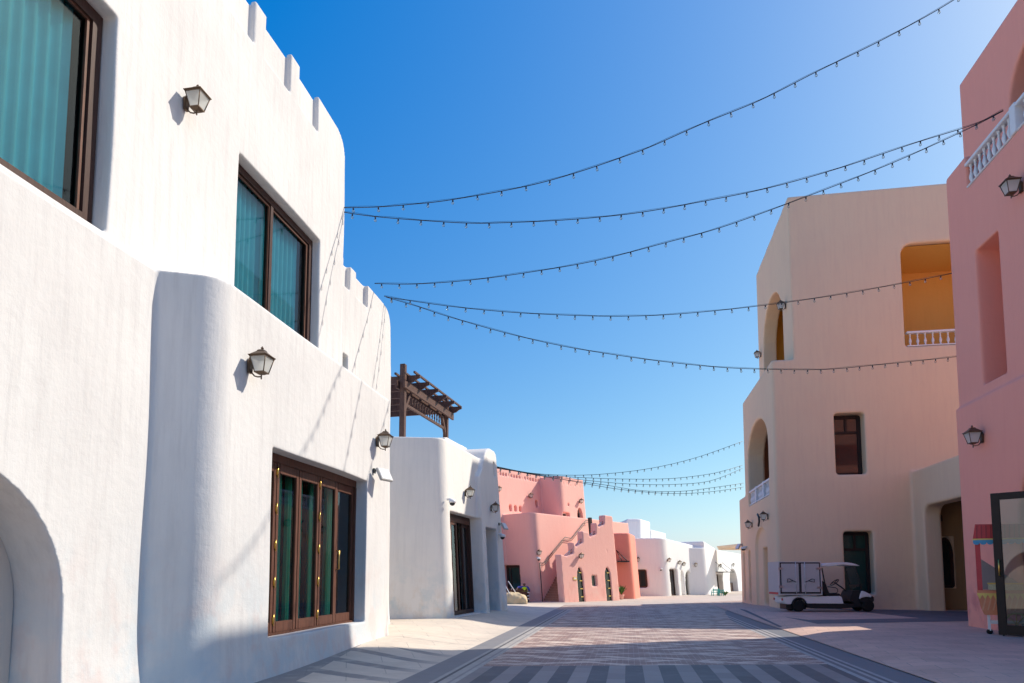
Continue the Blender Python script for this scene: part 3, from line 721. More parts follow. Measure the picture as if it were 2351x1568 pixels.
# plain roof-top blocks behind
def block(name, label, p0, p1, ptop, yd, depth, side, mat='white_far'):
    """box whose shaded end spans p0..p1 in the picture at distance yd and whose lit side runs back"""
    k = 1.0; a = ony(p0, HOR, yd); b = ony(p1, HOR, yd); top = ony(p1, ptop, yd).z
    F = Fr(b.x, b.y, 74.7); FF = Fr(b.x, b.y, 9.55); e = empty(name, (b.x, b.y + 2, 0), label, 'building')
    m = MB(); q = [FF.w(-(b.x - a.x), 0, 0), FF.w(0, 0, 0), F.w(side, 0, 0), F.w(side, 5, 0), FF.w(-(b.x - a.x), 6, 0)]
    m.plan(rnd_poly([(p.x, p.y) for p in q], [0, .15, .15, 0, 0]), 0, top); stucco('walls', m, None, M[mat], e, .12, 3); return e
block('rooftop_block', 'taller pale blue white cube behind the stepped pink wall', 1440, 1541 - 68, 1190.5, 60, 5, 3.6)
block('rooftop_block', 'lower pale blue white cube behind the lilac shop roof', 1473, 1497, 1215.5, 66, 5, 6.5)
pa = onz(1700, 1366); pc = ony(1645, 1254, 62); pd = ony(1700, 1248, 58)
m = MB(); m.hexa([pc, pd, ony(1712, 1258, 58), ony(1712, 1256.5, 63)], [Vector(v) + Vector((0, 0, -.25)) for v in (ony(1650, 1256, 62), pd, ony(1712, 1258, 58), ony(1712, 1256.5, 63))])
cnp = empty('beige_canopy', (pc.x + 2, pc.y, 0), 'flat beige canopy roof above the farthest white shop, beside the tan wall', 'canopy')
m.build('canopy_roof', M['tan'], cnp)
m = MB(); m.box(pd.x + .4, pd.x + .7, pd.y + .6, pd.y + .9, 0, ony(1712, 1258, 58).z - .5); m.build('post', M['tan'], cnp)
# ------------------------------------------------------------------ ground, road, pavements
def sm(a, b, x):
    t = max(0, min(1, (x - a) / (b - a))); return t * t * (3 - 2 * t)
def zl(x, y): return .2 * sm(8.5, 15, y) * sm(-3.3, -5.2, x) * (1 - sm(29, 35, y))
def zr_(x, y): return .1 * sm(3.9, 5.2, x) * (1 - sm(33, 38, y))
def sheet(name, xs, ys, zf, mat, kind='structure', dz=0.0, clip=None):
    m = MB(); g = [[m.bm.verts.new((x, y, zf(x, y) + dz)) for x in xs] for y in ys]
    for j in range(len(ys) - 1):
        for i in range(len(xs) - 1): m.bm.faces.new((g[j][i], g[j][i + 1], g[j + 1][i + 1], g[j + 1][i]))
    o = m.build(name, mat); o['kind'] = kind; return o
def flat(name, pts, z, mat):
    m = MB(); m.bm.faces.new([m.bm.verts.new((x, y, z)) for x, y in pts]); o = m.build(name, mat); o['kind'] = 'structure'; return o
def lin(a, b, n): return [a + (b - a) * i / n for i in range(n + 1)]

def m_tiles(name, c, d, tw, th, mortar, panel=None, rot=0, rough=.75):
    k = NT(name); p = k.co()
    mp = k.n('ShaderNodeMapping'); mp.inputs['Rotation'].default_value = (0, 0, rot); k.l(p, mp.inputs[0])
    br = k.n('ShaderNodeTexBrick'); k.l(mp.outputs[0], br.inputs['Vector']); br.inputs['Scale'].default_value = 1
    br.inputs['Brick Width'].default_value = tw; br.inputs['Row Height'].default_value = th; br.inputs['Mortar Size'].default_value = .006
    br.inputs['Color1'].default_value = (*c, 1); br.inputs['Color2'].default_value = (*d, 1); br.inputs['Mortar'].default_value = (*mortar, 1)
    br.inputs['Bias'].default_value = 0
    f = k.ramp(k.noise(1.1, p, 5, .6), .35, .75); col = k.mix(k.math('MULTIPLY', f, .45), br.outputs['Color'], tuple(x * .72 for x in d))
    f2 = k.noise(9, p, 4, .7); col = k.mix(k.math('MULTIPLY', k.ramp(f2, .5, .75), .3), col, tuple(min(1, x * 1.25) for x in c))
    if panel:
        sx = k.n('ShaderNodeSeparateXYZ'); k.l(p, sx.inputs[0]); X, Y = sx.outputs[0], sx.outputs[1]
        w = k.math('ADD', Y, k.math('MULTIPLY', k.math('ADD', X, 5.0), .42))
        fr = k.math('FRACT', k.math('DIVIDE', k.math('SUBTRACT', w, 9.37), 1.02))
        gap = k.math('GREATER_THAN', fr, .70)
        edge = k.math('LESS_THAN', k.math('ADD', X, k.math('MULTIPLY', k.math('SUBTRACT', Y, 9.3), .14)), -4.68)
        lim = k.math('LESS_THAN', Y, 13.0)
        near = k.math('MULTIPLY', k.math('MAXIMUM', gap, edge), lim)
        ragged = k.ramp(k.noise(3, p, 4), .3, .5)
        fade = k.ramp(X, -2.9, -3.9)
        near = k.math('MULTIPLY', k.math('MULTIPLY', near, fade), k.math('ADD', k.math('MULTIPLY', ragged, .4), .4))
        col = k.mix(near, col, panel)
    k.col(col).rough(rough, .3)
    k.bump(k.math('ADD', k.math('MULTIPLY', br.outputs['Fac'], -.6), k.math('MULTIPLY', f2, .3)), .25, .006)
    return k.m
def m_road():
    k = NT('brick_road_paving'); p = k.co(); sx = k.n('ShaderNodeSeparateXYZ'); k.l(p, sx.inputs[0]); X, Y = sx.outputs[0], sx.outputs[1]
    br = k.n('ShaderNodeTexBrick'); k.l(p, br.inputs['Vector']); br.inputs['Scale'].default_value = 1
    br.inputs['Brick Width'].default_value = .2; br.inputs['Row Height'].default_value = .1; br.inputs['Mortar Size'].default_value = .008
    br.inputs['Color1'].default_value = (.33, .20, .155, 1); br.inputs['Color2'].default_value = (.215, .13, .11, 1); br.inputs['Mortar'].default_value = (.50, .38, .31, 1)
    col = br.outputs['Color']
    wob = k.math('MULTIPLY', k.math('SUBTRACT', k.noise(.9, p, 3), .5), .5)
    tot = None
    for amp, lam, per, ph, wd in ((.24, 2.7, .95, 0, .11), (-.26, 2.7, .95, .12, .10), (.14, 1.3, 1.23, .3, .06)):
        v = k.math('ADD', k.math('ADD', Y, wob), k.math('MULTIPLY', k.math('SINE', k.math('MULTIPLY', X, 2 * math.pi / lam)), amp))
        fr = k.math('ABSOLUTE', k.math('SUBTRACT', k.math('FRACT', k.math('ADD', k.math('DIVIDE', v, per), ph)), .5))
        ln = k.ramp(fr, wd * 1.6, wd * .4); tot = ln if tot is None else k.math('MAXIMUM', tot, ln)
    brk = k.ramp(k.noise(2.2, p, 4, .6), .36, .58)
    col = k.mix(k.math('MULTIPLY', k.math('MULTIPLY', tot, brk), .7), col, (.86, .72, .58))
    col = k.mix(k.math('MULTIPLY', k.ramp(k.noise(.35, p, 4), .4, .7), .35), col, (.27, .185, .17))
    k.col(col).rough(.62, .4)
    k.bump(k.math('ADD', k.math('MULTIPLY', br.outputs['Fac'], -.7), k.math('MULTIPLY', k.noise(14, p, 3), .4)), .35, .008)
    return k.m
def m_bands(name, stops, x0, x1, flip=False):
    """grey stone strips along the kerb; every strip has its own stone colour"""
    k = NT(name); p = k.co(); sx = k.n('ShaderNodeSeparateXYZ'); k.l(p, sx.inputs[0])
    f = k.ramp(sx.outputs[0], x0, x1, False); r = k.n('ShaderNodeValToRGB'); r.color_ramp.interpolation = 'CONSTANT'; k.l(f, r.inputs[0])
    el = r.color_ramp.elements; el[0].position = 0; el[0].color = (*stops[0][1], 1); el[1].position = stops[1][0]; el[1].color = (*stops[1][1], 1)
    for q, c in stops[2:]: e = el.new(q); e.color = (*c, 1)
    jn = k.math('LESS_THAN', k.math('FRACT', k.math('DIVIDE', sx.outputs[1], .6)), .012)
    col = k.mix(k.math('MULTIPLY', jn, .5), r.outputs[0], (.10, .10, .10))
    col = k.mix(k.math('MULTIPLY', k.ramp(k.noise(3, p, 5, .65), .35, .7), .4), col, (.20, .19, .19))
    k.col(col).rough(.7, .35); k.bump(k.noise(20, p, 3), .15, .004); return k.m
def m_cross():
    k = NT('striped_crossing_stone'); p = k.co(); sx = k.n('ShaderNodeSeparateXYZ'); k.l(p, sx.inputs[0]); X, Y = sx.outputs[0], sx.outputs[1]
    fr = k.math('FRACT', k.math('DIVIDE', k.math('ADD', X, .05), .54)); st = k.math('GREATER_THAN', fr, .5)
    cell = k.math('FLOOR', k.math('DIVIDE', k.math('ADD', Y, k.math('MULTIPLY', k.math('FLOOR', k.math('DIVIDE', k.math('ADD', X, .05), .27)), .31)), .55))
    wn_ = k.n('ShaderNodeTexWhiteNoise'); wn_.noise_dimensions = '2D'; cb = k.n('ShaderNodeCombineXYZ')
    k.l(k.math('FLOOR', k.math('DIVIDE', k.math('ADD', X, .05), .27)), cb.inputs[0]); k.l(cell, cb.inputs[1]); k.l(cb.outputs[0], wn_.inputs['Vector'])
    dk = k.mix(wn_.outputs['Value'], (.085, .08, .085), (.115, .11, .115)); lt = k.mix(wn_.outputs['Value'], (.235, .205, .195), (.30, .265, .25))
    col = k.mix(st, dk, lt)
    j = k.math('MAXIMUM', k.math('LESS_THAN', k.math('FRACT', k.math('DIVIDE', k.math('ADD', X, .05), .27)), .025), k.math('LESS_THAN', k.math('FRACT', k.math('DIVIDE', k.math('ADD', Y, k.math('MULTIPLY', k.math('FLOOR', k.math('DIVIDE', k.math('ADD', X, .05), .27)), .31)), .55)), .014))
    col = k.mix(k.math('MULTIPLY', j, .7), col, (.05, .05, .05))
    col = k.mix(k.math('MULTIPLY', k.ramp(k.noise(4, p, 5, .7), .45, .75), .35), col, (.20, .19, .19))
    k.col(col).rough(.6, .4); k.bump(k.noise(18, p, 3), .12, .004); return k.m
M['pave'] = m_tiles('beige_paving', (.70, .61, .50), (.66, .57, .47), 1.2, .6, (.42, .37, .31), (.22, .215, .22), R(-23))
M['pavefar'] = m_tiles('pale_paving', (.58, .50, .43), (.52, .45, .39), .8, .4, (.42, .36, .31))
M['paver'] = m_tiles('pinkish_paving', (.70, .47, .36), (.60, .40, .31), .62, .42, (.33, .26, .23), None, R(8))
M['darkpave'] = m_tiles('dark_grey_pavers', (.165, .16, .175), (.125, .12, .13), .2, .1, (.2, .19, .19))
M['patchpave'] = m_tiles('cream_paving', (.62, .56, .46), (.58, .52, .43), .6, .4, (.45, .4, .34))
M['road'] = m_road()
flat('ground', [(-900, -900), (900, -900), (900, 900), (-900, 900)], -.012, M['pavefar'])
flat('road', [(-2.42, -14), (3.36, -14), (3.38, 22), (3.6, 26), (4.2, 31), (5.6, 36), (7.2, 40), (13, 46), (22, 53), (19, 55), (7.5, 44.5), (2.2, 38), (-.4, 35.4), (-4.6, 35.0), (-4.6, 31.5), (-2.42, 30.5)], 0, M['road'])
M['kerbl'] = m_bands('left_kerb_stone', [(0, (.24, .235, .24)), (.53, (.42, .40, .37)), (.62, (.10, .095, .10)), (.69, (.44, .41, .37)), (.84, (.30, .28, .27)), (.90, (.46, .43, .39))], -3.2, -2.4)
M['kerbr'] = m_bands('right_kerb_stone', [(0, (.44, .42, .39)), (.10, (.17, .16, .165)), (.20, (.44, .41, .38)), (.28, (.13, .125, .13)), (.36, (.42, .40, .38)), (.44, (.175, .18, .19))], 3.34, 4.24)
flat('road_border', [(-3.22, -14), (-2.40, -14), (-2.40, 30.6), (-3.22, 30.6)], .004, M['kerbl'])
m = MB(); inn = [(3.34, -14), (3.34, 21), (3.45, 24.5), (3.95, 29.5), (4.9, 34), (6.4, 38)]; out = [(4.24, -14), (4.24, 20), (4.2, 24), (4.5, 29), (5.3, 33), (6.7, 37.4)]
for a, b, c, d in zip(inn, inn[1:], out[1:], out): m.quad((*a, .004), (*b, .004), (*c, .004), (*d, .004))
o = m.build('road_border', M['kerbr']); o['kind'] = 'structure'
flat('crosswalk', [(-2.40, -6), (3.34, -6), (3.34, 12.52), (-2.40, 11.26)], .004, M['kerbl'] if False else m_cross())
sheet('pavement', lin(-12, -3.21, 30), lin(-8, 36, 60), zl, M['pave'], dz=.002)
sheet('pavement', lin(4.23, 26, 30), lin(-14, 38, 40), zr_, M['paver'], dz=.002)
m = MB(); sr = [(4.3, 20.9), (5.6, 21.4), (10.6, 23.4), (16, 25.2), (16, 28.0), (11.4, 30.4), (9.5, 31.0), (4.75, 31)]
m.bm.faces.new([m.bm.verts.new((x, y, zr_(x, y) + .007)) for x, y in sr])
bmesh.ops.triangulate(m.bm, faces=m.bm.faces[:]); o = m.build('side_road', M['darkpave']); o['kind'] = 'structure'

# ------------------------------------------------------------------ wall lanterns
def lantern_proto():
    e = empty('wall_lantern', (0, 0, 0))
    m = MB(); m.solid([(-.045, 0, -.13), (.045, 0, -.13), (.055, 0, .05), (0, 0, .12), (-.055, 0, .05)], (0, -.045, 0)); m.build('back_plate', M['bronze'], e, .006)
    m = MB(); m.tube([(0, -.04, -.07), (0, -.06, -.13), (0, -.10, -.175), (0, -.15, -.19), (0, -.21, -.19)], .011, 6)
    m.tube([(0, -.21, -.22), (0, -.21, -.13)], .011, 6); m.tube([(0, -.04, .05), (0, -.06, .10), (0, -.09, .125)], .009, 6)
    m.lathe((0, -.21, -.22), [(.004, -.012), (.014, 0), (.004, .012)], 8); m.build('arm', M['bronze'], e)
    c = Vector((0, -.21, 0)); m = MB(); T = .125; Bt = .072
    zt, zb_ = .10, -.13
    for sx_ in (-1, 1):
        for sy_ in (-1, 1): m.tube([c + Vector((sx_ * Bt, sy_ * Bt, zb_)), c + Vector((sx_ * T, sy_ * T, zt))], .008, 4)
    for r, z in ((T, zt), (Bt, zb_)):
        for sx_ in (-1, 1):
            m.box(c.x + sx_ * r - .008, c.x + sx_ * r + .008, c.y - r - .008, c.y + r + .008, z - .008, z + .008)
            m.box(c.x - r, c.x + r, c.y + sx_ * r - .0075, c.y + sx_ * r + .0075, z - .0075, z + .0075)
    m.hexa([c + Vector(v) for v in ((-.07, -.07, zb_), (.07, -.07, zb_), (.07, .07, zb_), (-.07, .07, zb_))], [c + Vector(v) for v in ((-.03, -.03, zb_ - .03), (.03, -.03, zb_ - .03), (.03, .03, zb_ - .03), (-.03, .03, zb_ - .03))])
    m.build('cage', M['bronze'], e)
    g = MB(); k = [(-1, -1), (1, -1), (1, 1), (-1, 1)]
    for i in range(4):
        a, b = k[i], k[(i + 1) % 4]; r0, r1 = Bt - .004, T - .004
        g.quad(c + Vector((a[0] * r0, a[1] * r0, zb_)), c + Vector((b[0] * r0, b[1] * r0, zb_)), c + Vector((b[0] * r1, b[1] * r1, zt)), c + Vector((a[0] * r1, a[1] * r1, zt)))
    g.build('glass_panel', M['lampglass'], e)
    m = MB(); E2 = .145
    sq = lambda r, z: [c + Vector((x * r, y * r, z)) for x, y in k]
    m.hexa(sq(E2, zt + .008), sq(E2, zt + .02)); m.hexa(sq(E2 - .012, zt + .021), sq(.05, zt + .095)); m.hexa(sq(.056, zt + .096), sq(.04, zt + .115))
    m.lathe(c + Vector((0, 0, zt + .115)), [(.012, 0), (.010, .012), (.022, .022), (.024, .032), (.012, .042), (.004, .058)], 10); m.build('roof', M['bronze'], e)
    return e
LP = lantern_proto(); first = [True]
def lantern(F, p, label, size, lean=0, t=0.0, group='wall lanterns'):
    """p: centre of the lantern body in the picture; size: its height"""
    global LEAN
    k = size / .50; LEAN = lean; s, z = F.hit(p, t - .21 * k); LEAN = 0
    w = F.w(s, t, z); w.x -= lean * z
    o = LP if first[0] else copy_tree(LP); first[0] = False
    o.location = w; o.rotation_euler = (0, 0, F.a); o.scale = (k, k, k); tag(o, label, 'lantern', group); return o
bpy.context.view_layer.update()
F = Fr(-6.3, 0, 90)
lantern(F, (453, 232), 'bronze wall lantern high between the two big upper windows, the highest on white', .475)
lantern(F, (601, 836), 'bronze wall lantern above and left of the folding glass door', .475, 0, LT)
lantern(F, (885, 1012), 'bronze wall lantern at the far corner of the largest white building, above a floodlight', .475, 0, LT)
lantern(FB, (1080, 1131), 'bronze wall lantern on the sunlit wall above the sliding glass doors of the white shop', .46, .055)
lantern(FW, (1138, 1166), 'dark wall lantern on the shaded tapered pillar of the white shop', .46, .055)
lantern(K, z5(438, 322), 'wall lantern on the upper storey of the salmon building, above a small square window', .42, .075, tu)
lantern(K, z5(977, 380), 'wall lantern on the salmon tower above its arched window', .42, .075, tt)
lantern(K, z5(100, 252), 'wall lantern on the salmon upper storey half hidden behind the white pillar', .42, .075, tu)
lantern(K, z5(527, 930), 'wall lantern above the foot of the outside stair of the salmon building', .42, .075)
lantern(K2, z5(977, 965), 'wall lantern on the stepped pink wall above the two arched grey doors', .42, .075, tw)
lantern(VF, zb(850, 682), 'dark wall lantern on the shaded lilac wall above the square dark window', .44, .07)
lantern(V, zb(1252, 688), 'small wall lantern above the tall narrow doorway of the lilac white shop', .40, .07)
lantern(V, zb(1386, 720), 'small wall lantern left of its twin above the arched door of the lilac white shop', .40, .07)
lantern(V, zb(1440, 740), 'small wall lantern right of its twin above the arched door of the lilac white shop', .40, .07)
lantern(UF, zb(1590, 750), 'small wall lantern on the shaded bluish end of the farthest white shop', .40, .07)
lantern(U, zb(1905, 762), 'small wall lantern above the bracket canopy of the farthest white shop', .40, .07)
lantern(U, zb(2072, 750), 'small wall lantern above the arched doorway of the farthest white shop', .40, .07)
lantern(S, z6(414, 970), 'black wall lantern in front of the topmost arch of the tan building', .55, 0, t3)
lantern(S, z6(232, 1345), 'black wall lantern standing out against the sky at the tan building edge', .52, 0, t3)
lantern(S, z7(226, 822), 'black wall lantern above the tall arched recess of the tan ground floor', .52)
lantern(S, z7(131, 873), 'black wall lantern at the far end of the tan ground floor, lower than its neighbour', .52)
lantern(H, (2320, 430), 'dark wall lantern under the white balustrade of the pink building', .60, 0, .08)
lantern(H, (2233, 1004), 'dark wall lantern on the pink wall above the popcorn cart and open door', .60)
lantern(P, z7(1300, 832), 'dark lantern half hidden inside the tan porch', .50, 0, 1.0)

# ------------------------------------------------------------------ string lights
def pline(pts, n):
    """smooth curve through picture points (Catmull-Rom)"""
    out = []; P_ = [pts[0]] + list(pts) + [pts[-1]]
    for i in range(len(pts) - 1):
        a, b, c, d = [Vector(q) for q in P_[i:i + 4]]
        for k in range(n):
            t = k / n; out.append(.5 * (2 * b + (c - a) * t + (2 * a - 5 * b + 4 * c - d) * t * t + (3 * b - a - 3 * c + d) * t ** 3))
    out.append(Vector(pts[-1])); return out
sk = MB(); sk.lathe((0, 0, 0), [(.006, .012), (.017, .004), (.019, -.04), (.015, -.046)], 8); SOCK = sk.mesh('socket'); SOCK.materials.append(M['black'])
bk = MB(); bk.lathe((0, 0, -.043), [(.012, 0), (.026, -.018), (.032, -.038), (.027, -.056), (.012, -.068)], 10); BULB = bk.mesh('bulb'); BULB.materials.append(M['bulb'])
def string_light(pts, A3, B3, label, n, group='strings of festoon bulbs across the street', r=.0095, size=1.0):
    """pts: how the sagging cable looks in the picture; A3, B3: its two real ends. The cable lies in the vertical plane through them."""
    A2, B2 = Vector((A3.x, A3.y)), Vector((B3.x, B3.y)); d = B2 - A2; nn = Vector((-d.y, d.x)); pos = []
    for q in pline(pts, 8):
        rr = ray(q.x, q.y); k = A2.dot(nn) / Vector((rr[0], rr[1])).dot(nn); pos.append(Vector((rr[0] * k, rr[1] * k, EYE + rr[2] * k)))
    e = empty('string_light', pos[0], label, 'string light', group)
    m = MB(); m.tube(pos, r, 5)
    if r < .0105: m.tube([p + Vector((0, 0, .012 + .02 * abs(math.sin(i * .35)))) for i, p in enumerate(pos)], r * .45, 4)
    m.build('cable', M['black'], e)
    L = [0]
    for a, b in zip(pos, pos[1:]): L.append(L[-1] + (b - a).length)
    for i in range(n):
        s = L[-1] * (i + .4) / n; j = max(k for k in range(len(L)) if L[k] <= s); j = min(j, len(pos) - 2)
        p = pos[j].lerp(pos[j + 1], (s - L[j]) / (L[j + 1] - L[j])) - e.location - Vector((0, 0, r))
        b = bpy.data.objects.new('bulb', BULB); COL.objects.link(b); b.parent = e; b.location = p; b.scale = (size,) * 3
        b.rotation_euler = (random.uniform(-.12, .12), random.uniform(-.12, .12), 0)
        c = bpy.data.objects.new('socket', SOCK); COL.objects.link(c); c.parent = b
    return e
a1 = onx(788, 477, -6.32); a2 = onx(788, 487, -6.32); a3 = onx(860, 652, -6.34); a4 = onx(882, 679, -6.34); a5 = onx(886, 681, -6.34)
b1 = onx(2351, -112, xr + .3); b2 = onx(2303, 253, xr + .1); b4 = ony(2250, 611, yr + .3); b5 = ony(2250, 812, yr + .5)
string_light([(788, 477), (870, 475), (945, 469), (1020, 461), (1145, 440), (1240, 420), (1340, 391), (1445, 355), (1500, 334), (1615, 283), (1745, 230), (1880, 162), (2028, 90), (2185, 3), (2351, -112)], a1, b1, 'uppermost string of bulbs, climbing out of the top right of the view', 31)
string_light([(788, 487), (850, 496), (940, 504), (1070, 512), (1165, 511), (1310, 504), (1460, 489), (1610, 463), (1770, 430), (1930, 385), (2095, 330), (2235, 286), (2303, 253)], a2, b2, 'second highest string of bulbs, leaving the white wall just under the uppermost one', 32)
string_light([(860, 651), (955, 652), (1080, 643), (1215, 625), (1365, 599), (1525, 558), (1665, 519), (1855, 450), (2010, 390), (2120, 343), (2235, 290), (2303, 255)], a3, b2, 'string of bulbs rising from the lower battlement to the white balustrade', 36)
string_light([(882, 680), (920, 687), (1040, 704), (1175, 717), (1315, 724), (1430, 726), (1555, 721), (1720, 705), (1890, 682), (2030, 658), (2175, 630), (2250, 613)], a4, b4, 'string of bulbs crossing in front of the topmost tan arch', 35)
string_light([(886, 682), (960, 704), (1030, 727), (1160, 764), (1290, 794), (1415, 815), (1540, 832), (1665, 844), (1780, 848), (1895, 848), (2010, 838), (2110, 828), (2195, 819), (2250, 812)], a5, b5, 'lowest long string of bulbs, sagging across the middle of the tan wall', 44)
g0 = ony(1140, 1070, -0 + FW.w(Lw, 0, 0).y); gx = S.w(0, 0, 0).x
far = [([(1140, 1071), (1220, 1086), (1310, 1091), (1400, 1087), (1500, 1074), (1600, 1050), (1705, 1013)], 'far string of bulbs rising highest towards the tan building', 34),
       ([(1140, 1072), (1230, 1088), (1310, 1095), (1400, 1099), (1490, 1100), (1560, 1097), (1640, 1086), (1705, 1068)], 'far string of bulbs second highest at the tan wall', 36),
       ([(1140, 1073), (1250, 1092), (1390, 1107), (1470, 1112), (1550, 1112), (1630, 1104), (1705, 1075)], 'far string of bulbs just under the second highest one', 36),
       ([(1140, 1074), (1260, 1096), (1380, 1112), (1470, 1126), (1560, 1128), (1640, 1119), (1707, 1109)], 'far string of bulbs next to lowest at the tan wall', 36),
       ([(1140, 1075), (1270, 1097), (1365, 1114), (1420, 1123), (1500, 1131), (1570, 1133), (1640, 1128), (1707, 1118)], 'far string of bulbs hanging lowest at the end of the street', 36)]
for i, (pts, lab, n) in enumerate(far):
    e1 = onx(pts[-1][0], pts[-1][1], gx); string_light(pts, g0 + Vector((0, .15 * i, 0)), e1, lab, n, 'strings of festoon bulbs across the far end', .0106, 1.05)
# ------------------------------------------------------------------ floodlights, cameras and small wall fittings
def floodlight(F, p, t, label, lean=0, size=.34, yaw=.5):
    global LEAN
    LEAN = lean; s, z = F.hit(p, t - .25); LEAN = 0; w = F.w(s, t, z); w.x -= lean * z
    e = empty('floodlight', w, label, 'floodlight', 'floodlights on the white walls', F.a); h = size / 2
    org = e.location.copy(); rot = Matrix.Rotation(F.a, 3, 'Z')
    def fin(m, n, mat):
        me = m.mesh(n); me.materials.append(M[mat]); o = bpy.data.objects.new(n, me); COL.objects.link(o); o.parent = e; return o
    m = MB(); m.box(-.05, .05, -.03, 0, .02, .12); m.tube([(0, -.03, .07), (0, -.12, .07), (.0, -.17, .02)], .016, 6); fin(m, 'bracket', 'black')
    m = MB(); q = [(-h, 0, -h * .8), (h, 0, -h * .8), (h, 0, h * .8), (-h, 0, h * .8)]
    R3 = Matrix.Rotation(yaw, 3, 'Z') @ Matrix.Rotation(-.5, 3, 'X'); c = Vector((.02, -.25, .0))
    m.solid([c + R3 @ Vector(v) for v in q], R3 @ Vector((0, .06, 0))); hd = fin(m, 'housing', 'grey')
    m = MB(); m.solid([c + R3 @ (Vector(v) * .9 + Vector((0, -.004, 0))) for v in q], R3 @ Vector((0, -.004, 0))); o = fin(m, 'lens', 'offwhite'); o.parent = hd
    for k in range(5):
        pass
    return e
F1 = Fr(-6.3, 0, 90)
floodlight(F1, (884, 1088), LT, 'square floodlight on a bracket under the last lantern of the largest white building', 0, .36, -.35)
floodlight(FW, zc(487, 740), 0, 'square floodlight sticking out from the shaded tapered pillar of the white shop', .055, .34, -.2)
floodlight(S, zt(95, 918), 0, 'floodlight sticking out from the far end of the tan ground floor', 0, .40, .3)
def dome(F, p, t, label, lean=0, r=.11):
    global LEAN
    LEAN = lean; s, z = F.hit(p, t - .18); LEAN = 0; w = F.w(s, t, z); w.x -= lean * z
    e = empty('security_camera', w, label, 'security camera', 'security cameras on the walls', F.a)
    def fin(m, n, mat):
        me = m.mesh(n); me.materials.append(M[mat]); o = bpy.data.objects.new(n, me); COL.objects.link(o); o.parent = e
    m = MB(); m.tube([(0, 0, .08), (0, -.10, .09), (0, -.18, .07)], .035, 8); fin(m, 'bracket', 'whitepaint')
    m = MB(); m.lathe((0, -.18, 0), [(.03, .09), (r, .06), (r * 1.05, -.02), (r * .9, -.03)], 14); fin(m, 'housing', 'whitepaint')
    m = MB(); m.lathe((0, -.18, -.03), [(r * .8, 0), (r * .7, -.05), (r * .4, -.08), (.01, -.09)], 12); fin(m, 'lens', 'blackplastic'); return e
dome(FB, zc(28, 532), 0, 'white security camera above the corner of the sliding doors', .055)
dome(FW, zc(466, 832), 0, 'white dome camera on the shaded pillar below the floodlight', .055)
dome(S, zt(145, 938), 0, 'white dome camera at the far end of the tan ground floor', 0, .15)
dome(K, z5(520, 995), 0, 'white dome camera under the lantern at the foot of the outside stair', .075)
dome(VF, zb(1143, 805), 0, 'white dome camera on the shaded lilac wall', .07)
# little framed sign by the arched door, ornament on the white shop, curved bracket on the tan wall
LEAN = .075
a = K2.rect(z5(886, 1188), z5(926, 1222), tw); m = MB(); m.fbox(K2, a[0], a[1], tw - .03, tw - .002, a[2], a[3])
e = empty('wall_sign', K2.w(a[0], tw, a[2]), 'small framed yellowish sign left of the first arched door in the stepped pink wall', 'sign'); m.build('frame', M['yellow'], e)
m = MB(); m.fbox(K2, a[0] + .05, a[1] - .05, tw - .035, tw - .031, a[2] + .05, a[3] - .05); m.build('panel', M['offwhite'], e)
LEAN = .055
e = empty('wall_ornament', FB.w(*[FB.hit(zc(247, 430))[0], 0, FB.hit(zc(247, 430))[1]]), 'thin beige stick ornament on the sunlit wall right of the lantern of the white shop', 'ornament')
m = MB()
for a, b in (((238, 352), (247, 470)), ((247, 395), (256, 508)), ((236, 440), (271, 468))):
    p, q = FB.hit(zc(*a)), FB.hit(zc(*b)); m.tube([FB.w(p[0], -.05, p[1]), FB.w(q[0], -.05, q[1])], .018, 5)
m.build('stick', M['canvas'], e)
LEAN = 0
e = empty('curved_bracket', S.w(*[S.hit(zt(275, 690))[0], 0, S.hit(zt(275, 690))[1]]), 'black curved metal strip on the tan wall left of the higher lantern', 'bracket')
m = MB(); pp = [S.hit(zt(*q), -.12) for q in ((269, 638), (280, 665), (283, 700), (276, 742))]; m.tube([S.w(s, -.12, z) for s, z in pp], .05, 6)
m.tube([S.w(pp[1][0], -.12, pp[1][1]), S.w(pp[1][0], 0, pp[1][1])], .03, 6); m.build('strip', M['black'], e)

# ------------------------------------------------------------------ pergola on the white shop's roof
pg = crop(940, 860, .16579); TP = 1.75
p1s, p1z = FB.hit(pg(290, 195), TP); p2s, p2z = FB.hit(pg(922, 415), TP)
zr0 = htop - .1
e = empty('pergola', FB.w(p1s, TP, htop - .3), 'dark wooden pergola with curved rafters on the flat roof of the white shop', 'pergola')
w = .085; beamz = FB.hit(pg(340, 545), TP)[1]
for s in (p1s, p2s):
    for tt_ in (TP, TP + 3.2):
        m = MB(); m.fbox(FB, s - w, s + w, tt_ - w, tt_ + w, zr0, p1z); m.build('post', M['pergola'], e, .008)
for tt_ in (TP - .13, TP + .13, TP + 3.07, TP + 3.33):
    m = MB(); m.fbox(FB, p1s - .25, p2s + .45, tt_ - .035, tt_ + .035, beamz - .13, beamz + .13); m.build('beam', M['pergola'], e, .006)
nr = 6
for k in range(nr):
    s = p1s + .18 + (p2s + .35 - p1s - .18) * k / (nr - 1); t0_ = TP - .5; t1_ = TP + 4.0
    pr = [(t1_, 0), (t1_, .24), (t0_, .24), (t0_, .15), (t0_ + .12, .11), (t0_ + .22, .03), (t0_ + .32, 0)]
    m = MB(); dv_ = FB.e * .07; m.solid([FB.w(s, t, beamz + .135 + h_) for t, h_ in pr], (dv_.x, dv_.y, 0)); m.build('rafter', M['pergola'], e)
for k in range(14):
    t = TP - .40 + k * .33; m = MB(); m.fbox(FB, p1s - .05, p2s + .62, t - .03, t + .03, beamz + .378, beamz + .44); m.build('slat', M['pergola'], e)
la, lb = p1s + .5, p2s - .25; lz = beamz - .14
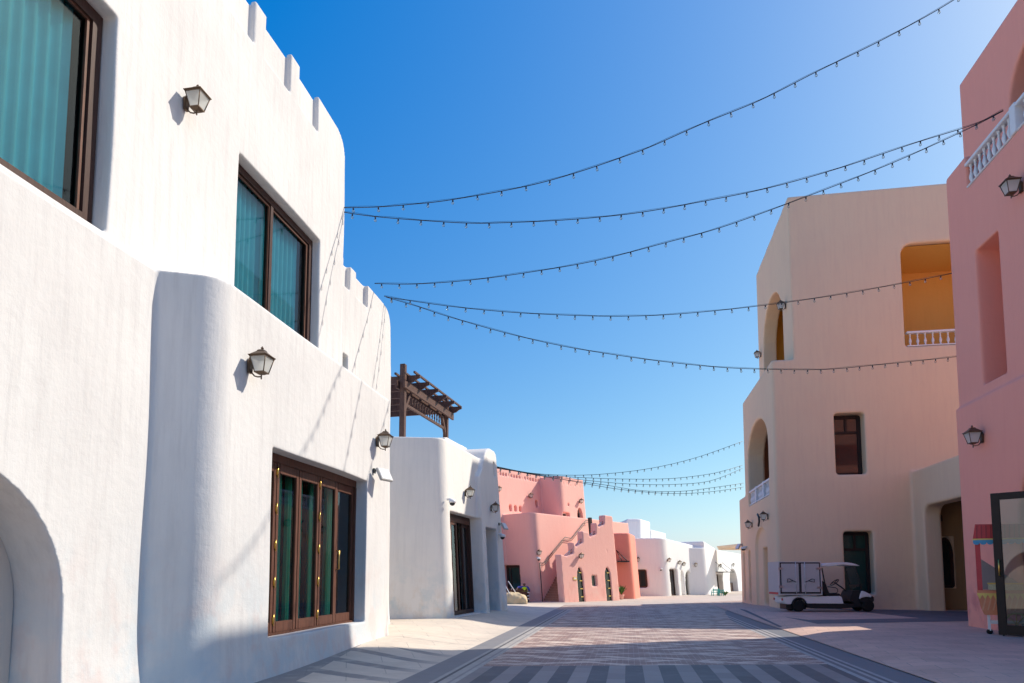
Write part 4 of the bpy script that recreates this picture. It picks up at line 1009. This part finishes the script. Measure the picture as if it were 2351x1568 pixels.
lat = MB(); lat.fbox(FB, p1s + w + .02, p2s - w - .02, TP - .04, TP + .04, lz - .48, lz - .40); lt_ = lat.build('lattice_rail', M['pergola'], e)
for k in range(15):
    m = MB(); c = FB.w(la + (lb - la) * k / 14, TP, lz - .40); m.lathe(c, [(.018, 0), (.018, .08), (.035, .12), (.02, .2), (.035, .28), (.018, .33), (.018, .40)], 8); m.build('spindle', M['pergola'], lt_)
for sa, sb in ((p1s + w, p1s + .45), (p2s - w, p2s - .42)):
    m = MB(); q = [(sa, lz - .55), (sb, lz - .02), (sb + (.12 if sb > sa else -.12), lz - .02), (sa, lz - .75)]; m.fpoly(FB, q, TP - .05, TP + .05); m.build('brace', M['pergola'], e)

# ------------------------------------------------------------------ utility golf cart with cargo box
zk = crop(1860, 1340, .13611)
ra_ = ony(*zk(722, 1165), 28.3); rb_ = ony(*zk(1975, 1162), 28.75)
ang = math.atan2(rb_.y - ra_.y, rb_.x - ra_.x); WB = (Vector((rb_.x, rb_.y)) - Vector((ra_.x, ra_.y))).length; k = WB / 1253
GZ = zr_(ra_.x, ra_.y) + .008
cart = empty('golf_cart', (ra_.x, ra_.y, GZ), 'white golf cart with a grey two door cargo box, parked by the tan wall', 'golf cart', None, ang)
cart.rotation_euler = (0, 0, ang)
def X(v): return (v - 722) * k
def Z(v): return max(0, (1168 - v) * k)
WD = 1.02                                         # overall width; y = 0 is the near side
def cpart(m, name, mat, parent=cart, bevel=0, smooth=False):
    if bevel:
        es = [e for e in m.bm.edges if len(e.link_faces) == 2 and e.calc_face_angle(0) > .4]
        bmesh.ops.bevel(m.bm, geom=es, offset=bevel, segments=2, affect='EDGES', clamp_overlap=True)
    me = m.mesh(name); me.materials.append(M[mat])
    if smooth:
        for p in me.polygons: p.use_smooth = True
    o = bpy.data.objects.new(name, me); COL.objects.link(o); o.parent = parent; return o
def prof(pts, y0, y1): m = MB(); m.solid([(X(a), y0, Z(b)) for a, b in pts], (0, y1 - y0, 0)); return m
RW = 108 * k
def wheel(x, y):
    m = MB(); m.lathe((x, y, RW), [(RW * .62, -.10), (RW * .94, -.10), (RW, -.07), (RW, .07), (RW * .94, .10), (RW * .62, .10)], 28, 'y'); o = cpart(m, 'wheel', 'rubber')
    m = MB(); m.lathe((x, y, RW), [(RW * .66, -.09), (RW * .60, -.075), (RW * .55, .0), (RW * .66, .09)], 24, 'y')
    for j in range(5):
        a = j * 2 * math.pi / 5 + .3; c, s = math.cos(a), math.sin(a)
        m.solid([(x + c * .03 - s * .028, y - .092, RW + s * .03 + c * .028), (x + c * .03 + s * .028, y - .092, RW + s * .03 - c * .028), (x + c * RW * .6 + s * .02, y - .085, RW + s * RW * .6 - c * .02), (x + c * RW * .6 - s * .02, y - .085, RW + s * RW * .6 + c * .02)], (0, .02, 0))
    m.lathe((x, y - .095, RW), [(.045, 0), (.05, .02), (.05, .05)], 12, 'y'); cpart(m, 'rim', 'silver', o)
for x in (X(722), X(1975)):
    for y in (.12, WD - .12): wheel(x, y)
body = cpart(prof([(450, 985), (505, 1035), (585, 1035), (600, 985), (640, 940), (700, 915), (760, 925), (815, 965), (850, 1015), (860, 1028), (1530, 1028), (1500, 905), (1480, 890), (1100, 895), (800, 880), (560, 890), (470, 900), (440, 945)], .02, WD - .02), 'body', 'whitepaint', bevel=.02)
m = MB(); pts_ = [(X(722) + 128 * k * math.cos(a), Z(1060) + 140 * k * math.sin(a) - .0) for a in lin(.15, math.pi - .15, 14)]
m.tube([(p, .0, q) for p, q in pts_], .03, 6); cpart(m, 'wheel_arch', 'blackplastic')
cpart(prof([(860, 1018), (1745, 1030), (1745, 1092), (1480, 1118), (1000, 1112), (860, 1085)], .03, WD - .03), 'sill', 'blackplastic', bevel=.01)
m = MB(); m.box(X(560), X(1950), .25, WD - .25, Z(1100), Z(1050)); cpart(m, 'chassis', 'blackplastic')
m = MB(); m.box(X(520), X(880), .2, WD - .2, Z(1130), Z(1000)); cpart(m, 'rear_axle_cover', 'blackplastic')
cpart(prof([(1745, 1090), (1740, 1030), (1700, 1005), (1655, 985), (1680, 880), (1720, 790), (1860, 790), (1835, 900), (1830, 1000), (1900, 1085)], .06, WD - .06), 'dashboard', 'blackplastic', bevel=.015)
cpart(prof([(1812, 945), (1838, 850), (1872, 792), (1930, 812), (2000, 850), (2040, 895), (2030, 915), (1960, 900), (1900, 905), (1850, 925)], .0, WD), 'front_cowl', 'whitepaint', bevel=.03)
cpart(prof([(1830, 1000), (1850, 935), (1900, 912), (1960, 905), (2030, 918), (2045, 890), (2082, 900), (2085, 980), (2050, 1000)], .03, WD - .03), 'front_bumper', 'blackplastic', bevel=.02)
for y in (.06, WD - .22):
    m = MB(); m.solid([(X(1955), y, Z(872)), (X(1955), y + .16, Z(872)), (X(2022), y + .16, Z(902)), (X(2022), y, Z(902))], (.012, 0, .02)); cpart(m, 'headlight', 'grey')
m = MB(); m.solid([(X(432), .15, Z(960)), (X(440), .15, Z(1005)), (X(500), .15, Z(1035)), (X(500), .15, Z(950))], (0, WD - .3, 0)); cpart(m, 'rear_bumper', 'whitepaint', bevel=.015)
m = MB(); m.box(X(428), X(440), .06, .14, Z(970), Z(930)); m.box(X(428), X(440), WD - .14, WD - .06, Z(970), Z(930)); cpart(m, 'tail_light', 'red')
bz0, bz1 = Z(868), Z(270); bx0, bx1 = X(355), X(1132)
m = MB(); m.box(bx0, bx1, -.06, WD + .02, bz0, bz1); box_ = cpart(m, 'cargo_box', 'lightgrey', bevel=.01)
m = MB(); m.box(bx0 - .004, bx1 + .004, -.068, -.055, bz0 - .004, bz0 + .03); m.box(bx0 - .004, bx1 + .004, -.068, -.055, bz1 - .035, bz1 + .004)
m.box(bx0 - .004, bx0 + .05, -.067, -.054, bz0 + .03, bz1 - .035); m.box(bx1 - .035, bx1 + .004, -.067, -.054, bz0 + .03, bz1 - .035); cpart(m, 'box_frame', 'silver', box_)
m = MB(); m.box(bx0 - .008, bx0 - .0005, .02, WD - .06, bz0 + .02, bz0 + .10); cpart(m, 'reflector', 'red', box_)
for i, (xa, xb) in enumerate(((380, 735), (740, 1105))):
    m = MB(); m.box(X(xa), X(xb), -.085, -.069, Z(842), Z(282)); d_ = cpart(m, 'door', 'blackplastic', box_)
    m = MB(); m.box(X(xa + 20), X(xb - 20), -.094, -.086, Z(815), Z(305)); cpart(m, 'panel', 'lightgrey', d_)
    bx = X(660 if i == 0 else 822); m = MB(); m.tube([(bx, -.112, Z(862)), (bx, -.112, Z(270))], .014, 8)
    for zz in (350, 660, 780): m.box(bx - .03, bx + .03, -.108, -.095, Z(zz + 14), Z(zz - 14))
    cpart(m, 'lock_bar', 'silver', d_)
    sgn = -1 if i == 0 else 1; m = MB(); hx_ = bx + sgn * 60 * k; z_ = Z(615)
    m.tube([(bx, -.12, Z(635)), (hx_, -.12, Z(612)), (hx_ + sgn * 60 * k, -.13, Z(580)), (hx_ + sgn * 100 * k, -.13, Z(585)), (hx_ + sgn * 100 * k, -.13, Z(640)), (hx_ + sgn * 60 * k, -.13, Z(630)), (hx_, -.12, Z(612))], .012, 6); cpart(m, 'latch', 'black', d_)
    for zz in (395, 720 if i == 0 else 738):
        m = MB(); xx = X(355) if i == 0 else X(1115); m.box(xx - .02, xx + .17 if i == 0 else xx + .03, -.103, -.0955, Z(zz + 18), Z(zz - 18)) if i == 0 else m.box(xx - .18, xx + .03, -.103, -.0955, Z(zz + 18), Z(zz - 18)); cpart(m, 'hinge', 'steel', d_)
# canopy roof, posts, windscreen, seat, wheel
rp = [(1140, 350), (1150, 330), (1250, 300), (1450, 283), (1600, 282), (1700, 295), (1780, 318), (1845, 345), (1780, 345), (1660, 338), (1540, 322), (1450, 335), (1280, 355)]
cpart(prof(rp, -.03, WD + .03), 'canopy_roof', 'whitepaint', bevel=.02)
for y in (.10, WD - .10):
    m = MB(); m.tube([(X(1150), y, Z(365)), (X(1175), y, Z(385)), (X(1190), y, Z(480)), (X(1215), y, Z(640)), (X(1260), y, Z(780)), (X(1300), y, Z(890))], .024, 8); cpart(m, 'rear_post', 'black')
    m = MB(); m.tube([(X(1775), y, Z(345)), (X(1800), y, Z(430)), (X(1850), y, Z(620)), (X(1888), y, Z(800))], .022, 8); cpart(m, 'front_post', 'black')
m = MB(); m.quad((X(1782), .12, Z(350)), (X(1782), WD - .12, Z(350)), (X(1880), WD - .12, Z(780)), (X(1880), .12, Z(780))); cpart(m, 'windscreen', 'windscreen')
m = MB(); m.box(X(1845), X(1872), .12, WD - .12, Z(720), Z(680)); cpart(m, 'windscreen_bar', 'black')
cpart(prof([(1225, 890), (1225, 850), (1300, 838), (1460, 842), (1500, 855), (1505, 888)], .1, WD - .1), 'seat', 'blackplastic', bevel=.02)
cpart(prof([(1140, 800), (1135, 620), (1200, 618), (1255, 720), (1300, 860), (1230, 862)], .1, WD - .1), 'backrest', 'blackplastic', bevel=.025)
for y in (.06, WD - .06):
    m = MB(); m.tube([(X(1255), y, Z(722)), (X(1300), y, Z(725)), (X(1400), y, Z(738)), (X(1438), y, Z(765)), (X(1440), y, Z(810)), (X(1410), y, Z(835)), (X(1300), y, Z(842))], .016, 8); cpart(m, 'armrest', 'black')
c = Vector((X(1455), .38, Z(645))); ax = Vector((-.62, 0, .78)).normalized(); u = Vector((.78, 0, .62)).normalized(); v = Vector((0, 1, 0))
m = MB(); m.tube([c + (u * math.cos(a) + v * math.sin(a)) * .185 for a in lin(0, 2 * math.pi, 20)[:-1]], .017, 6, True)
for a in (0, 2.1, 4.2): m.tube([c, c + (u * math.cos(a) + v * math.sin(a)) * .18], .014, 6)
sw = cpart(m, 'steering_wheel', 'black'); m = MB(); m.tube([c - ax * .0, (X(1560), .38, Z(720)), (X(1660), .38, Z(800))], .028, 8); cpart(m, 'steering_column', 'black')

# ------------------------------------------------------------------ open glass door of the pink building and the popcorn cart beside it
pd_ = crop(2330, 1020, .35108)
d0_ = onz(*pd_(333, 1525), .12); DF = Fr(d0_.x, d0_.y, -39.2)
dz1 = DF.hit(pd_(240, 541))[1]; DW = 1.75; fw_ = .17
e = empty('open_glass_door', d0_, 'dark framed glass door with a brass handle, swung open from the pink building', 'door')
m = MB(); m.fbox(DF, 0, fw_, -.035, .035, .13, dz1); m.fbox(DF, DW - fw_, DW, -.035, .035, .13, dz1); m.fbox(DF, fw_, DW - fw_, -.034, .034, dz1 - .16, dz1); m.fbox(DF, fw_, DW - fw_, -.034, .034, .13, .36)
m.build('frame', M['blackbrown'], e, .008)
m = MB(); m.quad(DF.w(fw_, 0, .36), DF.w(DW - fw_, 0, .36), DF.w(DW - fw_, 0, dz1 - .16), DF.w(fw_, 0, dz1 - .16)); m.build('pane', M['glassdoor'], e)
m = MB(); ha = DF.hit(pd_(318, 1000), -.07); hb_ = DF.hit(pd_(330, 1112), -.07); hs_ = fw_ * .62
m.tube([DF.w(hs_, -.03, hb_[1]), DF.w(hs_, -.09, hb_[1]), DF.w(hs_, -.09, ha[1]), DF.w(hs_, -.03, ha[1])], .018, 8); m.build('handle', M['brass'], e)
m = MB(); m.lathe(DF.w(.09, 0, 0), [(.02, .10), (.02, .13)], 8); m.build('floor_bolt', M['black'], e)
pc0 = onz(*pd_(250, 1518), .1); PF = Fr(pc0.x - .12, max(pc0.y, d0_.y + .35), -24); pk = PF.hit
def pz(v): return pk(pd_(200, v))[1]
def ps(v, y=1100): return pk(pd_(v, y))[0]
e = empty('popcorn_cart', PF.w(.4, .3, .1), 'red and blue topped popcorn cart with yellow pennants, half hidden behind the open door', 'popcorn cart')
L0, L1, DP = ps(178), ps(178) + 1.02, .62
m = MB(); m.fpoly(PF, [(L0 - .04, pz(855)), (L1 + .04, pz(855)), (L1, pz(760)), (L0 + .02, pz(752))], -.05, DP + .05); top_ = m.build('canopy', M['red'], e)
m = MB()
for q in range(11):
    s = L0 + .03 + q * (L1 - L0 - .05) / 10.5; m.fpoly(PF, [(s, pz(852)), (s + .025, pz(852)), (s + .035, pz(760)), (s + .01, pz(760))], -.058, -.052)
m.build('stripe', M['darkred'], top_)
m = MB(); m.fbox(PF, L0 - .045, L1 + .045, -.062, DP + .06, pz(862), pz(853)); m.build('trim', M['yellow'], top_)
n = 8; w_ = (L1 - L0 + .08) / n
sc = []
for q in range(n):
    for a in lin(math.pi, 2 * math.pi, 6): sc.append((L0 - .04 + (q + .5 + .5 * math.cos(a)) * w_, pz(880) + .055 * math.sin(a)))
m = MB(); m.fpoly(PF, sc + [(L1 + .04, pz(863)), (L0 - .04, pz(863))], -.066, -.056); m.build('scalloped_valance', M['cyan'], top_)
for s in (L0, L1 - .1):
    for t in (0, DP - .06): 
        m = MB(); m.fbox(PF, s, s + .1, t, t + .06, pz(1212), pz(856)); m.build('post', M['red'], e)
m = MB(); m.fpoly(PF, [(L0 + .1, pz(1210)), (L1 - .1, pz(1210)), (L1 - .1, pz(1180)), (L0 + .1, pz(990))], DP - .1, DP - .08); m.build('back_panel', M['greywall'], e)
m = MB(); m.fbox(PF, L0 + .22, L1 - .12, .1, DP - .15, pz(1210), pz(1170)); tr_ = m.build('tray', M['popcorn'], e)
m = MB(); m.fbox(PF, L0 + .2, L1 - .11, .085, .098, pz(1170), pz(1160)); m.build('shelf_edge', M['yellow'], tr_)
m = MB(); m.fpoly(PF, [(L0 - .02, pz(1212)), (L1 + .02, pz(1212)), (L1 - .06, pz(1380)), (L0 + .1, pz(1382)), (L0 + .04, pz(1330))], -.03, DP); bd_ = m.build('body', M['orange'], e, .01)
m = MB()
for q in range(10):
    s = L0 + .06 + q * .105; m.fpoly(PF, [(s, pz(1350)), (s + .03, pz(1350)), (s + .10, pz(1270)), (s + .07, pz(1270))], -.036, -.031)
m.build('diagonal_stripe', M['orange2'], bd_)
zz_ = [(L0 - .02, pz(1232)), (L1 + .02, pz(1232))]
for q in range(20, -1, -1): zz_.append((L0 - .02 + q * (L1 - L0 + .04) / 20, pz(1242) if q % 2 == 0 else pz(1275)))
m = MB(); m.fpoly(PF, zz_, -.042, -.037); m.build('pennants', M['yellow'], bd_)
for s in (L0 + .16, L1 - .2):
    m = MB(); m.fbox(PF, s, s + .06, .05, .11, .18, pz(1381)); lg = m.build('leg', M['offwhite'], e)
    m = MB(); m.lathe(PF.w(s + .03, .08, .16), [(.02, -.03), (.062, -.025), (.062, .025), (.02, .03)], 14, 'y'); m.build('castor', M['rubber'], lg)
m = MB(); m.fbox(PF, L0 + .225, L1 - .2, .06, .10, pz(1445), pz(1420)); m.build('crossbar', M['offwhite'], e)
wc = PF.w(L0 + .72, -.08, .1 + .27); m = MB(); m.tube([wc + Vector((math.cos(a) * .25, 0, math.sin(a) * .25)) for a in lin(0, 2 * math.pi, 24)[:-1]], .022, 6, True)
for q in range(8): a = q * math.pi / 4; m.tube([wc, wc + Vector((math.cos(a) * .25, 0, math.sin(a) * .25))], .012, 5)
m.build('spoked_wheel', M['yellow'], e)

# ------------------------------------------------------------------ bench with a resting worker, covered heap, poles
b0 = onz(*zp(1150, 1168)); BF = Fr(b0.x, b0.y, 9.55); kb = (BF.hit(zp(1150, 500))[1] - BF.hit(zp(1150, 600))[1]) / 100
def bs_(v): return BF.hit(zp(v, 900))[0]
def bz_(v): return max(0.0, BF.hit(zp(800, v))[1])
e = empty('wooden_bench', BF.w(-.4, .3, 0), 'dark red brown wooden bench seen from behind, with the worker resting on it', 'bench')
m = MB()
for q in range(4): m.fbox(BF, bs_(285), bs_(1108), 0, .05, bz_(1080) + q * (bz_(648) - bz_(1080)) / 4 + .006, bz_(1080) + (q + 1) * (bz_(648) - bz_(1080)) / 4 - .006)
m.build('backrest', M['wood'], e)
m = MB(); m.fbox(BF, bs_(285), bs_(1108), .05, .55, bz_(960), bz_(930)); m.build('seat', M['wood'], e)
for s in (bs_(290), bs_(1132)):
    m = MB(); m.fbox(BF, s, s + .085, -.02, .55, 0, bz_(765)); g_ = m.build('armrest', M['brown'], e)
    for zz in (800, 930, 1040):
        m = MB(); m.fbox(BF, s - .012, s + .097, -.03, .56, bz_(zz + 18), bz_(zz - 18)); m.build('band', M['offwhite'], g_)
for s in (bs_(520), bs_(715)):
    m = MB(); m.fbox(BF, s - .012, s + .012, -.012, .02, bz_(700), bz_(645)); m.build('hook', M['offwhite'], e)
def skin_mesh(name, verts, edges, radii, mat, parent, sub=2):
    org = parent_org(parent); me = bpy.data.meshes.new(name); me.from_pydata([Vector(v) - org for v in verts], edges, [])
    o = bpy.data.objects.new(name, me); COL.objects.link(o); sm_ = o.modifiers.new('s', 'SKIN'); sd = o.modifiers.new('d', 'SUBSURF'); sd.levels = sd.render_levels = sub
    for i, r in enumerate(radii):
        r = r if isinstance(r, tuple) else (r, r); me.skin_vertices[0].data[i].radius = r
    me.skin_vertices[0].data[0].use_root = True
    dg = bpy.context.evaluated_depsgraph_get(); dg.update(); nm = bpy.data.meshes.new_from_object(o.evaluated_get(dg)); bpy.data.objects.remove(o)
    nm.name = name; nm.materials.clear(); nm.materials.append(M[mat])
    for p in nm.polygons: p.use_smooth = True
    o = bpy.data.objects.new(name, nm); COL.objects.link(o); o.parent = parent; return o
pb = lambda X_, Z_, t=.2: BF.w(bs_(X_), t, bz_(Z_))
hx0 = bs_(1000)
per = empty('person', pb(1010, 930, .3), 'worker in a blue shirt, lime vest and dark cap sitting with back to the street', 'person')
ch, shz, sd_ = BF.w(bs_(1012), .22, bz_(700)), bz_(585), .17
pel = BF.w(bs_(1012), .25, bz_(905)); c_ = bs_(1012)
V_ = [pel, BF.w(c_, .2, bz_(760)), BF.w(c_, .16, bz_(640)), BF.w(c_, .15, bz_(575)), BF.w(c_ - .0, .15, bz_(548)), BF.w(c_ - .01, .16, bz_(520)), BF.w(c_ - .01, .165, bz_(478)), BF.w(c_ - .01, .17, bz_(455)),
      BF.w(c_ - .17, .15, bz_(600)), BF.w(c_ - .34, .12, bz_(600)), BF.w(c_ - .42, .03, bz_(630)), BF.w(c_ - .40, -.03, bz_(675)),
      BF.w(c_ + .17, .15, bz_(610)), BF.w(c_ + .27, .15, bz_(680)), BF.w(c_ + .29, .22, bz_(750)), BF.w(c_ + .27, .33, bz_(770)),
      BF.w(c_ - .10, .3, bz_(905)), BF.w(c_ - .12, .66, bz_(900)), BF.w(c_ - .12, .72, .22), BF.w(c_ - .12, .74, .05),
      BF.w(c_ + .10, .3, bz_(905)), BF.w(c_ + .12, .66, bz_(900)), BF.w(c_ + .12, .72, .22), BF.w(c_ + .12, .74, .05)]
E2_ = [(0, 1), (1, 2), (2, 3), (3, 4), (4, 5), (5, 6), (6, 7), (3, 8), (8, 9), (9, 10), (10, 11), (3, 12), (12, 13), (13, 14), (14, 15), (0, 16), (16, 17), (17, 18), (18, 19), (0, 20), (20, 21), (21, 22), (22, 23)]
Rr = [.15, .14, .16, .11, .05, .075, .085, .05, .075, .05, .042, .035, .075, .055, .045, .035, .1, .075, .055, .045, .1, .075, .055, .045]
skin_mesh('body', V_, E2_, Rr, 'skin', per)
grow = lambda ids, ed, g, mat, nm_: skin_mesh(nm_, [V_[i] for i in ids], ed, [Rr[i] + g for i in ids], mat, per)
grow([0, 1, 2, 3, 8, 9, 10, 12, 13, 14], [(0, 1), (1, 2), (2, 3), (3, 4), (4, 5), (5, 6), (3, 7), (7, 8), (8, 9)], .014, 'blue', 'shirt')
grow([0, 16, 17, 18, 20, 21, 22], [(0, 1), (1, 2), (2, 3), (0, 4), (4, 5), (5, 6)], .012, 'navy', 'trousers')
skin_mesh('vest', [V_[0], V_[1], V_[2], V_[3] + Vector((0, 0, .02))], [(0, 1), (1, 2), (2, 3)], [.18, .185, .215, .15], 'hivis', per)
skin_mesh('cap', [BF.w(c_ - .01, .165, bz_(495)), BF.w(c_ - .01, .165, bz_(470)), BF.w(c_ - .01, .165, bz_(448))], [(0, 1), (1, 2)], [.09, .102, .06], 'navy', per)
for i, d in ((11, (0, -.01, -1)), (15, (0, 1, -.2))):
    w0 = V_[i]
    for j in range(4):
        off = BF.e * ((j - 1.5) * .018); o3 = Vector((off.x, off.y, 0)); dd = Vector(d); L_ = (.07, .08, .075, .06)[j]
        skin_mesh('finger', [w0 + o3, w0 + o3 + dd * L_ * .6, w0 + o3 + dd * L_ + Vector((0, -.02, -.01))], [(0, 1), (1, 2)], [.010, .009, .008], 'skin', per, 1)
    off = BF.e * .04; skin_mesh('thumb', [w0, w0 + Vector((off.x, off.y, -.01)), w0 + Vector((off.x, off.y, 0)) * 1.3 + Vector(d) * .04], [(0, 1), (1, 2)], [.012, .010, .009], 'skin', per, 1)
# heap under a tarpaulin
h0 = onz(*zp(320, 1252)); h1 = onz(*zp(1125, 1250)); HF = Fr(h0.x, h0.y, 9.55); HL = HF.l(h1.x, h1.y)[0]
htz = lambda X_, Y_: HF.hit(zp(X_, Y_))[1]
topz = [(0, htz(290, 835)), (.15, htz(420, 800)), (.42, htz(650, 795)), (.62, htz(820, 850)), (.85, htz(1040, 890)), (.95, htz(1110, 960)), (1, htz(1125, 1020))]
def hz_(u):
    for (a, za), (b, zb__) in zip(topz, topz[1:]):
        if u <= b: return za + (zb__ - za) * (u - a) / (b - a)
    return topz[-1][1]
m = MB(); nu, nv = 36, 20; g = []
rnd = random.Random(3); ph = [rnd.uniform(0, 6) for _ in range(6)]
for j in range(nv + 1):
    v_ = j / nv; row = []
    for i in range(nu + 1):
        u_ = -.35 + 1.35 * i / nu; uu = max(0, u_); a = math.pi * v_
        prf = math.sin(a) ** .45 if 0 < v_ < 1 else 0
        end = min(1, ((1 - u_) / .06) ** .5) if u_ > .94 else 1
        z = hz_(min(uu, .999)) * prf * (.35 + .65 * end)
        t = .55 - .55 * math.cos(a) + .05 * math.sin(9 * u_ + ph[0]) * (1 - prf) + (.1 * (1 - end))
        fold = .045 * math.sin(14 * u_ + 3 * math.sin(3.1 * v_ + ph[1]) + 5 * v_) * prf + .03 * math.sin(23 * v_ + 7 * u_ + ph[2]) * prf
        row.append(m.bm.verts.new(HF.w(u_ * HL + fold * .4, t - abs(fold), max(.0, z + fold * (.6 if prf < .98 else .3)))))
    g.append(row)
for a, b in zip(g, g[1:]):
    for i in range(nu): f = m.bm.faces.new((a[i], a[i + 1], b[i + 1], b[i])); f.smooth = True
m.bm.faces.new([r[nu] for r in g]); m.bm.faces.new([r[0] for r in g][::-1])
o = m.build('covered_heap', M['canvas']); tag(o, 'low heap under a creased cream tarpaulin beside the bench', 'tarpaulin')
for (a, b, ta, tb, lab) in (((262, 515), (425, 815), .35, .25, 'white pole leaning out of the covered heap'), ((388, 365), (585, 668), 1.1, 1.0, 'pale pole leaning behind the bench in front of the dark shop window')):
    p, q = HF.hit(zp(*a), ta), HF.hit(zp(*b), tb); pq = HF.w(q[0], tb, q[1]); pp_ = HF.w(p[0], ta, p[1]); dr = (pq - pp_).normalized(); base = pq + dr * (pq.z / -dr.z)
    m = MB(); m.tube([pp_, base], .022, 6); o = m.build('leaning_pole', M['whitepaint']); tag(o, lab, 'pole', 'poles by the bench')

# ------------------------------------------------------------------ plants and turquoise seats at the end of the street
def plant(name, c, n, hgt, spread, label, pot=True, seed=1):
    rn = random.Random(seed); e = empty(name, c, label, 'plant')
    if pot:
        m = MB(); m.lathe(c, [(.13, 0), (.18, .25), (.2, .3), (.16, .3), (.15, .26)], 14); m.build('pot', M['salmon'], e)
    m = MB()
    for i in range(n):
        a = rn.uniform(0, 6.28); L = hgt * rn.uniform(.6, 1); sp = spread * rn.uniform(.4, 1); b = Vector(c) + Vector((0, 0, .26 if pot else 0)); w_ = .045
        prev = None
        for j in range(5):
            u = j / 4; p = b + Vector((math.cos(a) * sp * u, math.sin(a) * sp * u, L * (u - .45 * u * u * rn.uniform(.8, 1.2)))); s_ = Vector((-math.sin(a), math.cos(a), 0)) * w_ * (1 - abs(2 * u - .8) * .7)
            cur = (m.bm.verts.new(p - s_), m.bm.verts.new(p + s_))
            if prev: m.bm.faces.new((prev[0], prev[1], cur[1], cur[0]))
            prev = cur
    m.build('leaves', M['leaf'], e); return e
pl = onz(*zb(636, 1192)); plant('potted_plant', (pl.x, pl.y + .4, 0), 60, 1.15, .42, 'green leafy potted plant at the right end of the stepped pink wall', True, 4)
t0 = onz(*zr(665, 1128)); TF = Fr(t0.x, t0.y, 9.55)
def tz(v): return max(0., TF.hit(zr(700, v))[1])
def ts(v): return TF.hit(zr(v, 1000))[0]
def seat(name, xa, xb, top, label, cat):
    e = empty(name, TF.w(ts((xa + xb) / 2), .2, 0), label, cat, 'turquoise seats'); a, b = ts(xa), ts(xb)
    for s in (a, b - .05):
        for t, hh in ((0, top), (.45, tz(970))):
            m = MB(); m.fbox(TF, s, s + .05, t, t + .05, 0, hh); m.build('leg', M['teal'], e)
    m = MB(); m.fbox(TF, a + .002, b - .002, .052, .50, tz(1020), tz(1000)); m.build('seat', M['teal'], e)
    m = MB(); h0_, h1_ = tz(960), top - .03
    for q in range(3): m.fbox(TF, a + .05, b - .05, .01, .035, h0_ + q * (h1_ - h0_) / 3, h0_ + (q + .7) * (h1_ - h0_) / 3)
    m.build('backrest', M['teal'], e)
    for s in (a + .005, b - .045):
        m = MB(); m.fbox(TF, s, s + .04, .05, .5, tz(945), tz(930)); m.build('armrest', M['teal'], e)
seat('turquoise_bench', 660, 880, tz(870), 'turquoise wooden bench, wider than the chair beside it, before the farthest shop', 'bench')
seat('turquoise_chair', 892, 1042, tz(905), 'turquoise wooden chair right of the matching bench', 'chair')
plant('shrub', (onz(*zr(1095, 1128)).x, t0.y + .3, 0), 70, .62, .4, 'low olive green shrub right of the turquoise chair', False, 9)
